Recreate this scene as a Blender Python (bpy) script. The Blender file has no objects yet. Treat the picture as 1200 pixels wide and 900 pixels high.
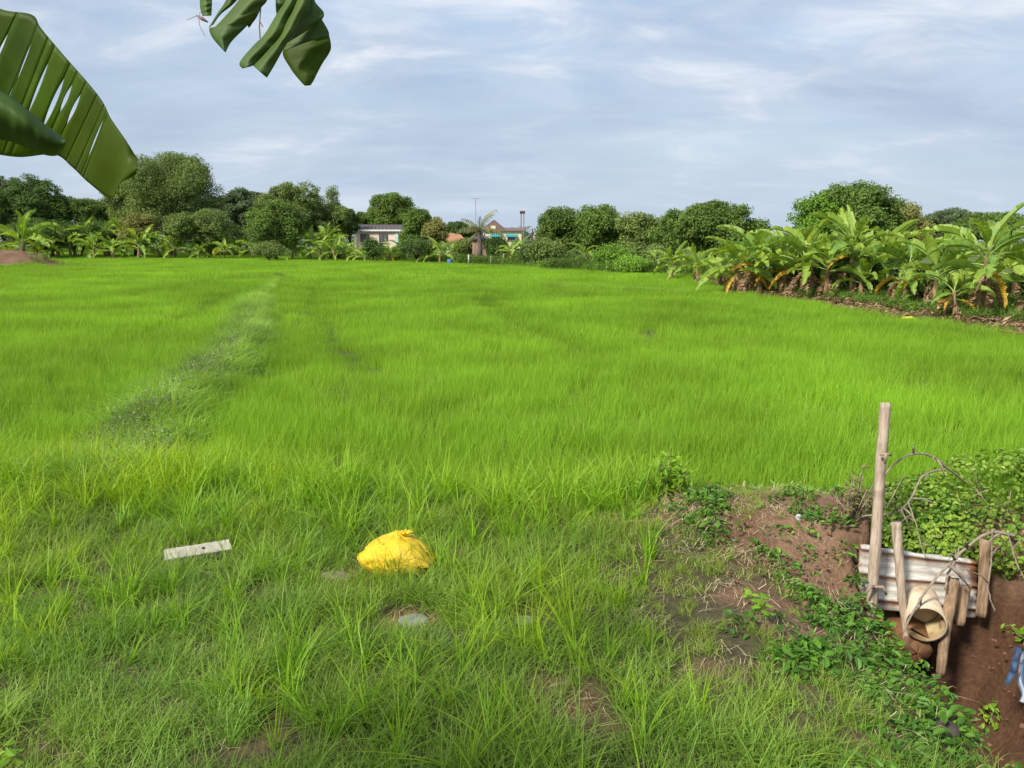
import bpy, math, random
import numpy as np
from math import sin, cos, pi, radians
S = bpy.context.scene
COL = S.collection
# ------------------------------------------------------------------ camera, world, sun
CAM = np.array([0.0, 0.0, 2.0]); PITCH = math.atan((450-281)/901.0); FPX = 901.0
cd = bpy.data.cameras.new('camera'); cam = bpy.data.objects.new('camera', cd); COL.objects.link(cam)
cam.location = CAM; cam.rotation_euler = (pi/2-PITCH, 0, 0)
cd.sensor_width = 36; cd.lens = 36*FPX/1200; cd.clip_start = 0.05; cd.clip_end = 3000
S.camera = cam
S.view_settings.view_transform = 'Standard'; S.view_settings.look = 'None'
S.view_settings.exposure = 1.05; S.view_settings.gamma = 1
S.cycles.max_bounces = 8; S.cycles.transmission_bounces = 6; S.cycles.diffuse_bounces = 3; S.cycles.transparent_max_bounces = 4
SUN_DIR = np.array([-0.66, -0.70, 0.0]); SUN_EL = radians(42)
SUN_DIR = SUN_DIR/np.linalg.norm(SUN_DIR)*cos(SUN_EL); SUN_DIR[2] = sin(SUN_EL)
W = bpy.data.worlds.new('World'); S.world = W; W.use_nodes = True
nt = W.node_tree; nt.nodes.clear(); N = nt.nodes.new; LK = nt.links.new
wo = N('ShaderNodeOutputWorld'); bg = N('ShaderNodeBackground'); bg.inputs[1].default_value = 0.1
sky = N('ShaderNodeTexSky'); sky.sky_type = 'NISHITA'; sky.sun_disc = False
sky.sun_elevation = SUN_EL; sky.sun_rotation = math.atan2(SUN_DIR[0], SUN_DIR[1]); sky.air_density = 1.2; sky.dust_density = 2.5; sky.altitude = 0
tc = N('ShaderNodeTexCoord'); sp = N('ShaderNodeSeparateXYZ'); LK(tc.outputs['Generated'], sp.inputs[0])
def wm(op, a, b=None, clamp=False):
    n = N('ShaderNodeMath'); n.operation = op; n.use_clamp = clamp
    for i, v in enumerate([a, b]):
        if v is None: continue
        if isinstance(v, (int, float)): n.inputs[i].default_value = v
        else: LK(v, n.inputs[i])
    return n.outputs[0]
zc = wm('MAXIMUM', sp.outputs[2], 0.0); den = wm('ADD', zc, 0.22)
cb = N('ShaderNodeCombineXYZ'); LK(wm('DIVIDE', sp.outputs[0], den), cb.inputs[0]); LK(wm('DIVIDE', sp.outputs[1], den), cb.inputs[1])
def wnoise(scale, detail, rough, sx=1, sy=1, off=0, rot=0):
    m = N('ShaderNodeMapping'); m.inputs['Scale'].default_value = (sx, sy, 1); m.inputs['Location'].default_value = (off, off*.7, off); m.inputs['Rotation'].default_value = (0, 0, rot)
    LK(cb.outputs[0], m.inputs[0]); n = N('ShaderNodeTexNoise'); n.inputs['Scale'].default_value = scale; n.inputs['Detail'].default_value = detail; n.inputs['Roughness'].default_value = rough
    n.inputs['Distortion'].default_value = .5
    LK(m.outputs[0], n.inputs['Vector']); return n.outputs['Fac']
def ramp(fac, stops, nd=None):
    r = (nd or N)('ShaderNodeValToRGB')
    e = r.color_ramp.elements
    while len(e) > 1: e.remove(e[-1])
    for i, (p, c) in enumerate(stops):
        x = e[0] if i == 0 else e.new(p)
        x.position = p; x.color = (c, c, c, 1) if isinstance(c, (int, float)) else (*c, 1)
    return r
n1 = wnoise(1.1, 5, .55, 1, 1.5, 3.1, .25)
n2 = wnoise(2.3, 8, .60, 1, 1.7, 7.7, -.35)
n3 = wnoise(1.0, 3, .5, 1, 1.6, 1.3, .3)
cover = ramp(wm('ADD', wm('MULTIPLY', n1, .6), wm('MULTIPLY', n2, .4)), [(.36, .55), (.50, .85), (.60, 1)])
r1 = cover
LK(wm('ADD', wm('MULTIPLY', n1, .6), wm('MULTIPLY', n2, .4)), r1.inputs[0])
bright = ramp(None, [(.36, (1.75, 2.2, 3.2)), (.45, (2.2, 2.7, 3.5)), (.53, (2.75, 3.2, 3.9)), (.61, (3.8, 4.05, 4.5)), (.70, (4.8, 4.85, 5.1))])
LK(wm('ADD', wm('MULTIPLY', n2, .5), wm('MULTIPLY', n3, .5)), bright.inputs[0])
mx = N('ShaderNodeMixRGB'); LK(r1.outputs[0], mx.inputs[0]); LK(sky.outputs[0], mx.inputs[1]); LK(bright.outputs[0], mx.inputs[2])
hz = ramp(None, [(0.0, .85), (.08, .5), (.22, 0)]); LK(zc, hz.inputs[0])
mx2 = N('ShaderNodeMixRGB'); LK(hz.outputs[0], mx2.inputs[0]); LK(mx.outputs[0], mx2.inputs[1]); mx2.inputs[2].default_value = (2.75, 3.3, 3.95, 1)
LK(mx2.outputs[0], bg.inputs[0]); LK(bg.outputs[0], wo.inputs[0])
sl = bpy.data.lights.new('sun', 'SUN'); sl.energy = 2.9; sl.angle = radians(8); sl.color = (1, .95, .84)
so = bpy.data.objects.new('sun', sl); COL.objects.link(so)
from mathutils import Vector, Matrix
so.rotation_euler = Vector(SUN_DIR).to_track_quat('Z', 'Y').to_euler()

# ------------------------------------------------------------------ helpers
F_ = np.array([0, cos(PITCH), -sin(PITCH)]); U_ = np.array([0, sin(PITCH), cos(PITCH)]); R_ = np.array([1., 0, 0])
def ray(px, py): return F_ + R_*((px-600)/FPX) + U_*((450-py)/FPX)
def P(px, py, z=0.0):
    d = ray(px, py); return CAM + d*((z-CAM[2])/d[2])
def D(px, py, t): return CAM + ray(px, py)*t
def DY(px, py, y):
    d = ray(px, py); return CAM + d*(y/d[1])
def proj(x, y, z):
    v = np.stack([x, y, z-CAM[2]], -1); f = v@F_; f = np.where(f < .05, .05, f)
    return 600+FPX*x/f, 450-FPX*(v@U_)/f, v@F_
def sm(a, b, x):
    t = np.clip((x-a)/(b-a), 0, 1); return t*t*(3-2*t)
def vn(x, y, seed=0):
    xi = np.floor(x).astype(np.int64); yi = np.floor(y).astype(np.int64); fx = x-xi; fy = y-yi
    fx = fx*fx*(3-2*fx); fy = fy*fy*(3-2*fy)
    def h(a, b):
        n = (a*374761393 + b*668265263 + seed*1442695041) & 0xffffffff
        n = ((n ^ (n >> 13))*1274126177) & 0xffffffff
        return ((n ^ (n >> 16)) & 0xffff)/65535.0
    return (h(xi, yi)*(1-fx)+h(xi+1, yi)*fx)*(1-fy)+(h(xi, yi+1)*(1-fx)+h(xi+1, yi+1)*fx)*fy
def fbm(x, y, seed=0): return vn(x, y, seed)*.55+vn(x*2.1, y*2.1, seed+1)*.3+vn(x*4.3, y*4.3, seed+2)*.15

def tag(o, label=None, cat=None, group=None, kind=None):
    if label: o['label'] = label
    if cat: o['category'] = cat
    if group: o['group'] = group
    if kind: o['kind'] = kind
    return o
def empty(name, loc, label=None, cat=None, group=None, rz=0):
    o = bpy.data.objects.new(name, None); COL.objects.link(o); o.location = loc; o.rotation_euler = (0, 0, rz); o.empty_display_size = .2
    return tag(o, label, cat, group)
def link(name, me, parent=None, loc=None):
    o = bpy.data.objects.new(name, me); COL.objects.link(o)
    if parent is not None: o.parent = parent
    if loc is not None: o.location = loc
    return o
def mesh_np(name, parts, mats, smooth=False):
    """parts: list of (V(N,3), F(M,4 or 3), C(N,2) or None, material index)"""
    me = bpy.data.meshes.new(name); off = 0; Vs = []; Ls = []; ls = []; lt = []; mi = []; Cs = []; lo = 0
    for V, Fc, C, m in parts:
        V = np.asarray(V, float).reshape(-1, 3); Fc = np.asarray(Fc, int)
        Vs.append(V); k = Fc.shape[1]; Ls.append((Fc+off).ravel())
        ls.append(lo+np.arange(len(Fc))*k); lt.append(np.full(len(Fc), k)); mi.append(np.full(len(Fc), m)); lo += len(Fc)*k
        Cs.append(np.zeros((len(V), 2)) if C is None else C); off += len(V)
    V = np.concatenate(Vs); L = np.concatenate(Ls); ls = np.concatenate(ls); lt = np.concatenate(lt); mi = np.concatenate(mi); C = np.concatenate(Cs)
    me.vertices.add(len(V)); me.vertices.foreach_set('co', V.ravel().astype(np.float32))
    me.loops.add(len(L)); me.loops.foreach_set('vertex_index', L.astype(np.int32))
    me.polygons.add(len(ls)); me.polygons.foreach_set('loop_start', ls.astype(np.int32)); me.polygons.foreach_set('loop_total', lt.astype(np.int32))
    for m in mats: me.materials.append(m)
    me.polygons.foreach_set('material_index', mi.astype(np.int32))
    me.polygons.foreach_set('use_smooth', np.full(len(ls), bool(smooth)))
    a = me.attributes.new('col', 'FLOAT_COLOR', 'POINT')
    c4 = np.zeros((len(V), 4), np.float32); c4[:, :2] = C; c4[:, 3] = 1; a.data.foreach_set('color', c4.ravel())
    me.update(calc_edges=True); me.validate(); return me
class MB:
    def __init__(s): s.v = []; s.f = []; s.m = []; s.c = []
    def add(s, vs, fs, m=0, c=(.5, 0)):
        o = len(s.v); s.v += [tuple(p) for p in vs]; s.f += [tuple(i+o for i in f) for f in fs]; s.m += [m]*len(fs); s.c += [c]*len(vs); return s
    def box(s, c, d, rz=0, m=0, rx=0, ry=0):
        M = Matrix.Rotation(rz, 3, 'Z') @ Matrix.Rotation(ry, 3, 'Y') @ Matrix.Rotation(rx, 3, 'X')
        vs = [Vector(c)+M @ Vector((x*d[0]/2, y*d[1]/2, z*d[2]/2)) for z in (-1, 1) for y in (-1, 1) for x in (-1, 1)]
        return s.add(vs, [(0, 2, 3, 1), (4, 5, 7, 6), (0, 1, 5, 4), (2, 6, 7, 3), (0, 4, 6, 2), (1, 3, 7, 5)], m)
    def tube(s, path, rad, n=8, m=0, cap=True, jit=0, rng=None):
        path = [Vector(p) for p in path]; k = len(path)
        if isinstance(rad, (int, float)): rad = [rad]*k
        vs = []; up = Vector((0, 0, 1)); prev = None
        for i, p in enumerate(path):
            t = (path[min(i+1, k-1)]-path[max(i-1, 0)]).normalized()
            if prev is None:
                a = t.cross(Vector((0, 1, 0.01)) if abs(t.z) > .8 else up).normalized()
            else: a = (prev - t*prev.dot(t)).normalized()
            prev = a; b = t.cross(a)
            for j in range(n):
                r = rad[i]*(1+(rng.uniform(-jit, jit) if rng else 0)); an = 2*pi*j/n
                vs.append(p+a*cos(an)*r+b*sin(an)*r)
        fs = [(i*n+j, i*n+(j+1) % n, (i+1)*n+(j+1) % n, (i+1)*n+j) for i in range(k-1) for j in range(n)]
        if cap: fs += [tuple(range(n-1, -1, -1)), tuple((k-1)*n+j for j in range(n))]
        return s.add(vs, fs, m)
    def build(s, name, mats, parent=None, smooth=False, loc=None, bevel=0):
        me = bpy.data.meshes.new(name); me.from_pydata([tuple(v) for v in s.v], [], s.f)
        for m in (mats if isinstance(mats, list) else [mats]): me.materials.append(m)
        me.polygons.foreach_set('material_index', s.m); me.polygons.foreach_set('use_smooth', [smooth]*len(s.f))
        a = me.attributes.new('col', 'FLOAT_COLOR', 'POINT'); a.data.foreach_set('color', np.array([(c[0], c[1], 0, 1) for c in s.c], np.float32).ravel())
        me.update(); o = link(name, me, parent, loc)
        if bevel:
            b = o.modifiers.new('bevel', 'BEVEL'); b.width = bevel; b.segments = 2; b.limit_method = 'ANGLE'
        return o

# ------------------------------------------------------------------ materials
def newmat(name):
    m = bpy.data.materials.new(name); m.use_nodes = True; t = m.node_tree; t.nodes.clear(); return m, t
class G:
    def __init__(s, name): s.m, s.t = newmat(name); s.N = s.t.nodes.new; s.L = s.t.links.new
    def inp(s, node, i, v):
        if v is None: return
        if hasattr(v, 'is_output') or isinstance(v, bpy.types.NodeSocket): s.L(v, node.inputs[i])
        else: node.inputs[i].default_value = (*v, 1) if isinstance(v, tuple) and len(v) == 3 and node.inputs[i].type == 'RGBA' else v
    def math(s, op, a, b=None, clamp=False):
        n = s.N('ShaderNodeMath'); n.operation = op; n.use_clamp = clamp; s.inp(n, 0, a); s.inp(n, 1, b); return n.outputs[0]
    def mix(s, f, a, b, mode='MIX'):
        n = s.N('ShaderNodeMixRGB'); n.blend_type = mode; s.inp(n, 0, f); s.inp(n, 1, a); s.inp(n, 2, b); return n.outputs[0]
    def noise(s, scale, detail=4, rough=.55, vec=None, dist=0):
        n = s.N('ShaderNodeTexNoise'); n.inputs['Scale'].default_value = scale; n.inputs['Detail'].default_value = detail; n.inputs['Roughness'].default_value = rough; n.inputs['Distortion'].default_value = dist
        if vec is not None: s.L(vec, n.inputs['Vector'])
        return n.outputs['Fac']
    def pos(s): return s.N('ShaderNodeNewGeometry').outputs['Position']
    def obj(s): return s.N('ShaderNodeTexCoord').outputs['Object']
    def mapv(s, v, scale=(1, 1, 1), rot=(0, 0, 0)):
        n = s.N('ShaderNodeMapping'); n.inputs['Scale'].default_value = scale; n.inputs['Rotation'].default_value = rot; s.L(v, n.inputs[0]); return n.outputs[0]
    def ramp(s, f, stops):
        r = ramp(None, stops, s.N); s.L(f, r.inputs[0]); return r.outputs[0]
    def attr(s, name, kind='GEOMETRY'):
        n = s.N('ShaderNodeAttribute'); n.attribute_name = name; n.attribute_type = kind; return n
    def col(s):
        a = s.attr('col'); sp = s.N('ShaderNodeSeparateColor'); s.L(a.outputs['Color'], sp.inputs[0]); return sp.outputs[0], sp.outputs[1]
    def bump(s, h, strength=.3, dist=.01):
        b = s.N('ShaderNodeBump'); b.inputs['Strength'].default_value = strength; b.inputs['Distance'].default_value = dist; s.L(h, b.inputs['Height']); return b.outputs[0]
    def out(s, color, rough=.7, spec=.3, normal=None, metal=0, trans=0, tcol=None, coat=0):
        p = s.N('ShaderNodeBsdfPrincipled'); s.inp(p, 'Base Color', color); s.inp(p, 'Roughness', rough); p.inputs['Specular IOR Level'].default_value = spec; s.inp(p, 'Metallic', metal)
        if normal is not None: s.L(normal, p.inputs['Normal'])
        o = s.N('ShaderNodeOutputMaterial'); sh = p.outputs[0]
        if trans:
            t = s.N('ShaderNodeBsdfTranslucent'); s.inp(t, 0, tcol if tcol is not None else color)
            x = s.N('ShaderNodeMixShader'); x.inputs[0].default_value = trans; s.L(sh, x.inputs[1]); s.L(t.outputs[0], x.inputs[2]); sh = x.outputs[0]
        s.L(sh, o.inputs[0]); return s.m
def leafmat(name, a, b, trans=.4, rough=.5, spec=.3, nscale=.3, var=.35, tip=None, hue=False, tb=(1.25, 1.15, .6)):
    g = G(name); r, t = g.col(); c = g.mix(r, a, b)
    n = g.noise(nscale, 3, .5, g.pos()); n = g.ramp(n, [(.3, 1-var), (.7, 1+var)])
    c = g.mix(1.0, c, n, 'MULTIPLY')
    if tip: c = g.mix(g.math('POWER', t, 2.0), c, tip)
    if hue:
        h = g.attr('hue', 'INSTANCER').outputs['Fac']; c = g.mix(h, c, g.mix(1, c, hue, 'MULTIPLY'))
    tc_ = g.mix(1, c, tb, 'MULTIPLY')
    return g.out(c, rough, spec, trans=trans, tcol=tc_)
def plain(name, color, rough=.7, var=.25, scale=6, bump=.2, bd=.01, spec=.3, metal=0, stretch=(1, 1, 1), rot=(0, 0, 0), dirt=None, detail=5):
    g = G(name); v = g.mapv(g.obj(), stretch, rot); n = g.noise(scale, detail, .6, v)
    c = g.mix(1, color, g.ramp(n, [(.3, 1-var), (.7, 1+var)]), 'MULTIPLY')
    if dirt: c = g.mix(g.ramp(g.noise(scale*.35, 5, .65, g.obj()), [(.42, 0), (.62, .9)]), c, dirt)
    return g.out(c, rough, spec, g.bump(n, bump, bd), metal)

M = {}
M['rice'] = leafmat('rice_blade', (.225, .42, .030), (.36, .60, .045), trans=.5, rough=.55, spec=.2, nscale=.35, var=.20, hue=(.62, .66, .7), tb=(1.15, 1.05, .6))
M['tall'] = leafmat('tall_grass_blade', (.13, .31, .016), (.26, .50, .03), trans=.45, rough=.5, nscale=1.2, var=.2, tip=(.26, .40, .03), hue=(1.5, 1.2, .55))
M['short'] = leafmat('short_grass_blade', (.10, .23, .028), (.25, .44, .055), trans=.4, nscale=1.5, var=.25, tip=(.24, .35, .06), hue=(1.7, 1.25, 1.0))
M['straw'] = leafmat('dry_straw', (.40, .31, .15), (.62, .52, .32), trans=.15, rough=.8, nscale=3, var=.2)
M['weed'] = leafmat('creeping_weed_leaf', (.05, .14, .018), (.13, .29, .035), trans=.35, rough=.45, nscale=2.5, var=.25, hue=(1.5, 1.3, 1))
M['bundweed'] = leafmat('bund_weed_leaf', (.15, .21, .09), (.32, .38, .20), trans=.35, rough=.6, nscale=1.5, var=.25)
M['petal'] = plain('white_petal', (.55, .52, .50), .7, .1)
M['under'] = leafmat('undergrowth_leaf', (.06, .13, .02), (.20, .32, .05), trans=.35, nscale=.25, var=.45)
M['litter'] = leafmat('banana_litter', (.13, .075, .04), (.42, .30, .18), trans=.1, rough=.85, nscale=.8, var=.3)

def ground_mat():
    g = G('field_and_bank_soil'); a = g.attr('zone'); sp = g.N('ShaderNodeSeparateColor'); g.L(a.outputs['Color'], sp.inputs[0])
    p = g.pos(); n = g.noise(9, 7, .65, p); n2 = g.noise(45, 4, .6, p); n3 = g.noise(1.2, 4, .6, p)
    base = g.mix(n3, (.055, .050, .022), (.10, .085, .045))
    red = g.mix(n, (.085, .042, .025), (.22, .118, .07)); red = g.mix(g.ramp(n3, [(.4, 0), (.65, .5)]), red, (.30, .20, .13))
    c = g.mix(sp.outputs[0], base, red)
    far = g.mix(n3, (.07, .12, .02), (.11, .15, .035)); c = g.mix(sp.outputs[1], c, far)
    wet = g.mix(n, (.045, .022, .012), (.13, .066, .036)); c = g.mix(sp.outputs[2], c, wet)
    c = g.mix(1, c, g.ramp(n2, [(.3, .72), (.7, 1.2)]), 'MULTIPLY')
    h = g.math('ADD', g.math('MULTIPLY', n, .7), g.math('MULTIPLY', n2, .3))
    return g.out(c, .9, .2, g.bump(h, .9, .035))
M['ground'] = ground_mat()
def bamboo_mat():
    g = G('weathered_bamboo'); v = g.mapv(g.obj(), (30, 30, 2.5)); n = g.noise(2, 6, .6, v); n2 = g.noise(9, 4, .6, g.obj())
    c = g.ramp(n, [(.25, (.17, .12, .08)), (.5, (.40, .31, .235)), (.75, (.56, .48, .38))]); c = g.mix(g.ramp(n2, [(.5, 0), (.7, .6)]), c, (.20, .13, .09))
    return g.out(c, .7, .3, g.bump(n, .5, .004))
M['bamboo'] = bamboo_mat()
M['woodstake'] = plain('rotten_wood', (.27, .18, .11), .85, .5, 4, .8, .01, stretch=(14, 14, 1.5))
M['twig'] = plain('dry_twig_bark', (.25, .20, .15), .85, .35, 30, .4, .003)
def sheet_mat():
    g = G('rusty_galvanised_sheet'); v = g.mapv(g.obj(), (1.5, 20, 20)); n = g.noise(3, 6, .6, v); n2 = g.noise(6, 6, .65, g.obj()); n3 = g.noise(2.2, 3, .6, g.obj())
    c = g.ramp(n, [(.3, (.44, .41, .35)), (.5, (.62, .59, .53)), (.7, (.76, .74, .68))])
    rust = g.mix(n2, (.09, .035, .018), (.30, .13, .06)); r, t = g.col()
    f = g.math('ADD', g.math('MULTIPLY', g.ramp(n2, [(.52, 0), (.66, 1)]), .35), g.math('MULTIPLY', r, 1.25), True)
    f = g.math('MULTIPLY', f, g.ramp(n3, [(.25, .6), (.5, 1)]))
    c = g.mix(f, c, rust); c = g.mix(g.ramp(g.noise(16, 4, .7, g.obj()), [(.55, 0), (.72, .45)]), c, (.22, .15, .10))
    return g.out(c, .6, .4, g.bump(n2, .25, .003), .15)
M['sheet'] = sheet_mat()
M['pipe'] = plain('yellowed_plastic_pipe', (.54, .46, .33), .5, .2, 5, .1, .002, dirt=(.20, .10, .05))
M['pipein'] = plain('silty_pipe_lining', (.62, .49, .28), .6, .2, 6, .2, .003, dirt=(.20, .12, .06))
M['mudpipe'] = plain('mud_coated_clay', (.17, .085, .04), .6, .4, 7, .6, .01)
M['dark'] = plain('ditch_water', (.012, .012, .012), .12, .2, 3, .05, .01, spec=.5)

# ------------------------------------------------------------------ ground
BUND = np.array([P(x, y, .25)[:2] for x, y in [(50, 640), (105, 560), (160, 502), (205, 462), (252, 428), (286, 396), (291, 370), (301, 346), (326, 324)]])
MID = np.array([P(x, y, .2)[:2] for x, y in [(250, 322), (326, 325), (480, 327), (600, 332), (740, 338), (850, 343)]])
FE = np.array([P(x, y, .35)[:2] for x, y in [(-300, 290), (100, 295), (350, 300), (560, 307.5), (720, 315.5), (830, 321)]])
FE = np.concatenate([[[-400, FE[0, 1]]], FE])
RE = np.array([P(x, y, .1)[:2] for x, y in [(1700, 470), (1200, 393), (1150, 382), (1060, 374), (950, 355), (860, 344), (830, 330)]])
def polydist(x, y, L):
    d = np.full(np.shape(x), 1e9)
    for a, b in zip(L[:-1], L[1:]):
        ab = b-a; t = np.clip(((x-a[0])*ab[0]+(y-a[1])*ab[1])/(ab@ab), 0, 1)
        d = np.minimum(d, np.hypot(x-a[0]-ab[0]*t, y-a[1]-ab[1]*t))
    return d
def yfar(x): return np.interp(x, FE[:, 0], FE[:, 1])
def xright(y):
    o = np.argsort(RE[:, 1]); return np.interp(y, RE[o, 1], RE[o, 0])
def outside(x, y):   # >0 outside the paddies (beyond the far or right edge), in metres
    return np.maximum((y-yfar(x))*.8, x-xright(y))
def near_edge(x): return 5.35+.55*sm(0, -2.5, x)+.3*(vn(x*.9, x*0+3, 5)-.5)-.15*sm(2, 5, x)
MOUNDS = [(1.75, 4.75, .95, .42, .15), (3.45, 4.9, .9, .5, .12), (1.1, 4.45, .7, .5, .05)]
def H(x, y):
    x = np.asarray(x, float); y = np.asarray(y, float)
    ye = near_edge(x); z = .2*(1-sm(ye-.45, ye+.35, y))
    z = z + .05*(fbm(x*1.6, y*1.6, 3)-.5)*sm(8, 6, y) + .018*(vn(x*9, y*9, 8)-.5)*sm(9, 7, y)
    for mx_, my_, rx, ry, h in MOUNDS:
        z = z + h*np.exp(-((x-mx_)/rx)**2-((y-my_)/ry)**2)
    z = z - .31*sm(1.15, 2.05, x)*sm(4.5, 4.0, y)*sm(4.0, 2.6, x)
    w1 = .05*(fbm(y*3, x*3, 12)-.5); w2 = .22*(fbm(y*2.2, x*2.2, 14)-.5)
    sL = sm(2.0, 2.16, x+w1); sR = sm(3.25, 2.62, x+w2); nb = .35*np.exp(-((x-2.37)/.15)**4); sB = sm(4.42, 4.22, y-nb+.08*(fbm(x*4, y*4, 15)-.5))
    d = sL*sR*sB
    z = z*(1-d)-.92*d + d*(1-d)*.25*(fbm(x*6, y*6, 22)-.5) + d*.07*(fbm(x*11, y*11, 23)-.5)
    b = polydist(x, y, BUND); z = z+.20*np.exp(-(b/.36)**2)*sm(6.0, 9.0, y)
    b = polydist(x, y, MID); z = z+.16*np.exp(-(b/.6)**2)
    o = outside(x, y); z = z+.22*sm(0, 1.0, o)+.12*(vn(x*.7, y*.7, 9)-.5)*sm(.5, 2, o)
    mc = P(20, 316, 0); z = z+1.3*np.exp(-(np.maximum(np.abs(x-mc[0]+3)-2.6, 0)/1.4)**2-((y-mc[1]-1.5)/2.0)**2)*(.8+.4*fbm(x*.8, y*.8, 31))
    return z
BARE = [(385, 668, .2, .11, 1), (475, 716, .14, .10, 1), (650, 815, .18, .12, .7), (655, 800, .2, .12, .5), (690, 840, .15, .1, .5), (800, 595, .26, .12, 1), (860, 590, .35, .14, 1), (940, 590, .3, .12, .9),
        (900, 640, .3, .2, 1), (950, 640, .25, .2, .9), (925, 715, .2, .16, .9), (880, 690, .2, .12, .8), (10, 665, .12, .07, .8), (790, 620, .25, .1, .55), (880, 575, .5, .12, 1), (830, 780, .15, .1, .5),
        (1000, 610, .2, .25, 1), (985, 650, .14, .18, .8), (300, 860, .1, .08, .6), (540, 640, .1, .08, .6)]
BAREW = [(P(a, b, .24)[:2], rx, ry, s) for a, b, rx, ry, s in BARE]
def bare(x, y):
    r = np.zeros(np.shape(x)); wob = .5*(fbm(x*4, y*4, 41)-.5)
    for c, rx, ry, s in BAREW: r = np.maximum(r, s*sm(1.3, .7, np.hypot((x-c[0])/rx, (y-c[1])/ry)+wob))
    return r
def lines(*segs):
    out = [np.array([-500, -260, -140.])]
    return out
def axis(lo, hi, fine_lo, fine_hi, step, growth=1.09, mx=25):
    a = list(np.arange(fine_lo, fine_hi, step)); s = step; v = a[-1]
    while v < hi: s = min(s*growth, mx); v += s; a.append(v)
    s = step; v = a[0]
    while v > lo: s = min(s*growth, mx); v -= s; a.insert(0, v)
    return np.array(a)
ax = axis(-700, 700, -2.2, 3.7, .035, 1.045); ay = axis(-60, 1200, 1.9, 5.6, .035, 1.025, 25)
gx, gy = np.meshgrid(ax, ay); gz = H(gx, gy); nx, ny = len(ax), len(ay)
idx = np.arange(nx*ny).reshape(ny, nx)
Fg = np.stack([idx[:-1, :-1], idx[:-1, 1:], idx[1:, 1:], idx[1:, :-1]], -1).reshape(-1, 4)
me = mesh_np('ground', [(np.stack([gx, gy, gz], -1), Fg, None, 0)], [M['ground']], True)
za = me.attributes.new('zone', 'FLOAT_COLOR', 'POINT')
o_ = outside(gx, gy); zr = np.clip(bare(gx, gy)+sm(4.1, 3.9, gx)*sm(1.1, 1.5, gx)*sm(5.4, 5.0, gy)*.8, 0, 1)
mc = P(20, 316, 0); zr = np.maximum(zr, np.exp(-((gx-mc[0]+2)/5.5)**2-((gy-mc[1]-1.2)/2.6)**2)*1.6*(fbm(gx, gy, 3)+.35)); zr = np.clip(zr, 0, 1)
zr = np.maximum(zr, .75*sm(-.2, .2, o_)*sm(3, 1, o_)*(gx > 4)*(fbm(gx*1.2, gy*1.2, 77)))
zg = sm(3, 8, o_); zb = sm(.02, -.2, gz)*(gy < 5)*(gx > 1.7)
zc4 = np.stack([zr, zg, zb, np.ones_like(zr)], -1).astype(np.float32); za.data.foreach_set('color', zc4.ravel())
tag(link('ground', me), kind='structure')

# ------------------------------------------------------------------ scattered stuff (grass, weeds, litter)
def blades(n, R, h0, h1, w, lean, bend, segs, rng, square=True, wj=.3, flat=False):
    b = rng.uniform(-R, R, (n, 2)) if square else (lambda a, r: np.stack([np.cos(a)*r, np.sin(a)*r], -1))(rng.uniform(0, 2*pi, n), R*np.sqrt(rng.uniform(0, 1, n)))
    az = rng.uniform(0, 2*pi, n); h = rng.uniform(h0, h1, n); ww = w*rng.uniform(1-wj, 1+wj, n)
    ln = lean*rng.uniform(.2, 1.4, n); bd = bend*rng.uniform(.1, 1.6, n); tw = az+pi/2+rng.uniform(-.7, .7, n)
    t = np.linspace(0, 1, segs+1); V = np.zeros((n, segs+1, 2, 3)); C = np.zeros((n, segs+1, 2, 2))
    for j, tt in enumerate(t):
        d = h*(ln*tt+bd*tt*tt); z = h*(tt-.42*bd*tt*tt)
        if flat: d = h*tt; z = .01+.03*np.sin(tt*pi)*rng.uniform(0, 1, n)
        wj_ = ww*(1-tt**1.6)*.5+ww*.03
        cx = b[:, 0]+np.cos(az)*d; cy = b[:, 1]+np.sin(az)*d
        for k, s in enumerate((-1, 1)):
            V[:, j, k, 0] = cx+s*np.cos(tw)*wj_; V[:, j, k, 1] = cy+s*np.sin(tw)*wj_; V[:, j, k, 2] = z
        C[:, j, :, 1] = tt
    C[..., 0] = rng.uniform(0, 1, n)[:, None, None]
    base = (np.arange(n)*(segs+1)*2)[:, None, None]; j = np.arange(segs)[None, :, None]*2
    Fc = (base+j+np.array([0, 1, 3, 2])[None, None, :]).reshape(-1, 4)
    return V.reshape(-1, 3), Fc, C.reshape(-1, 2)
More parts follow.
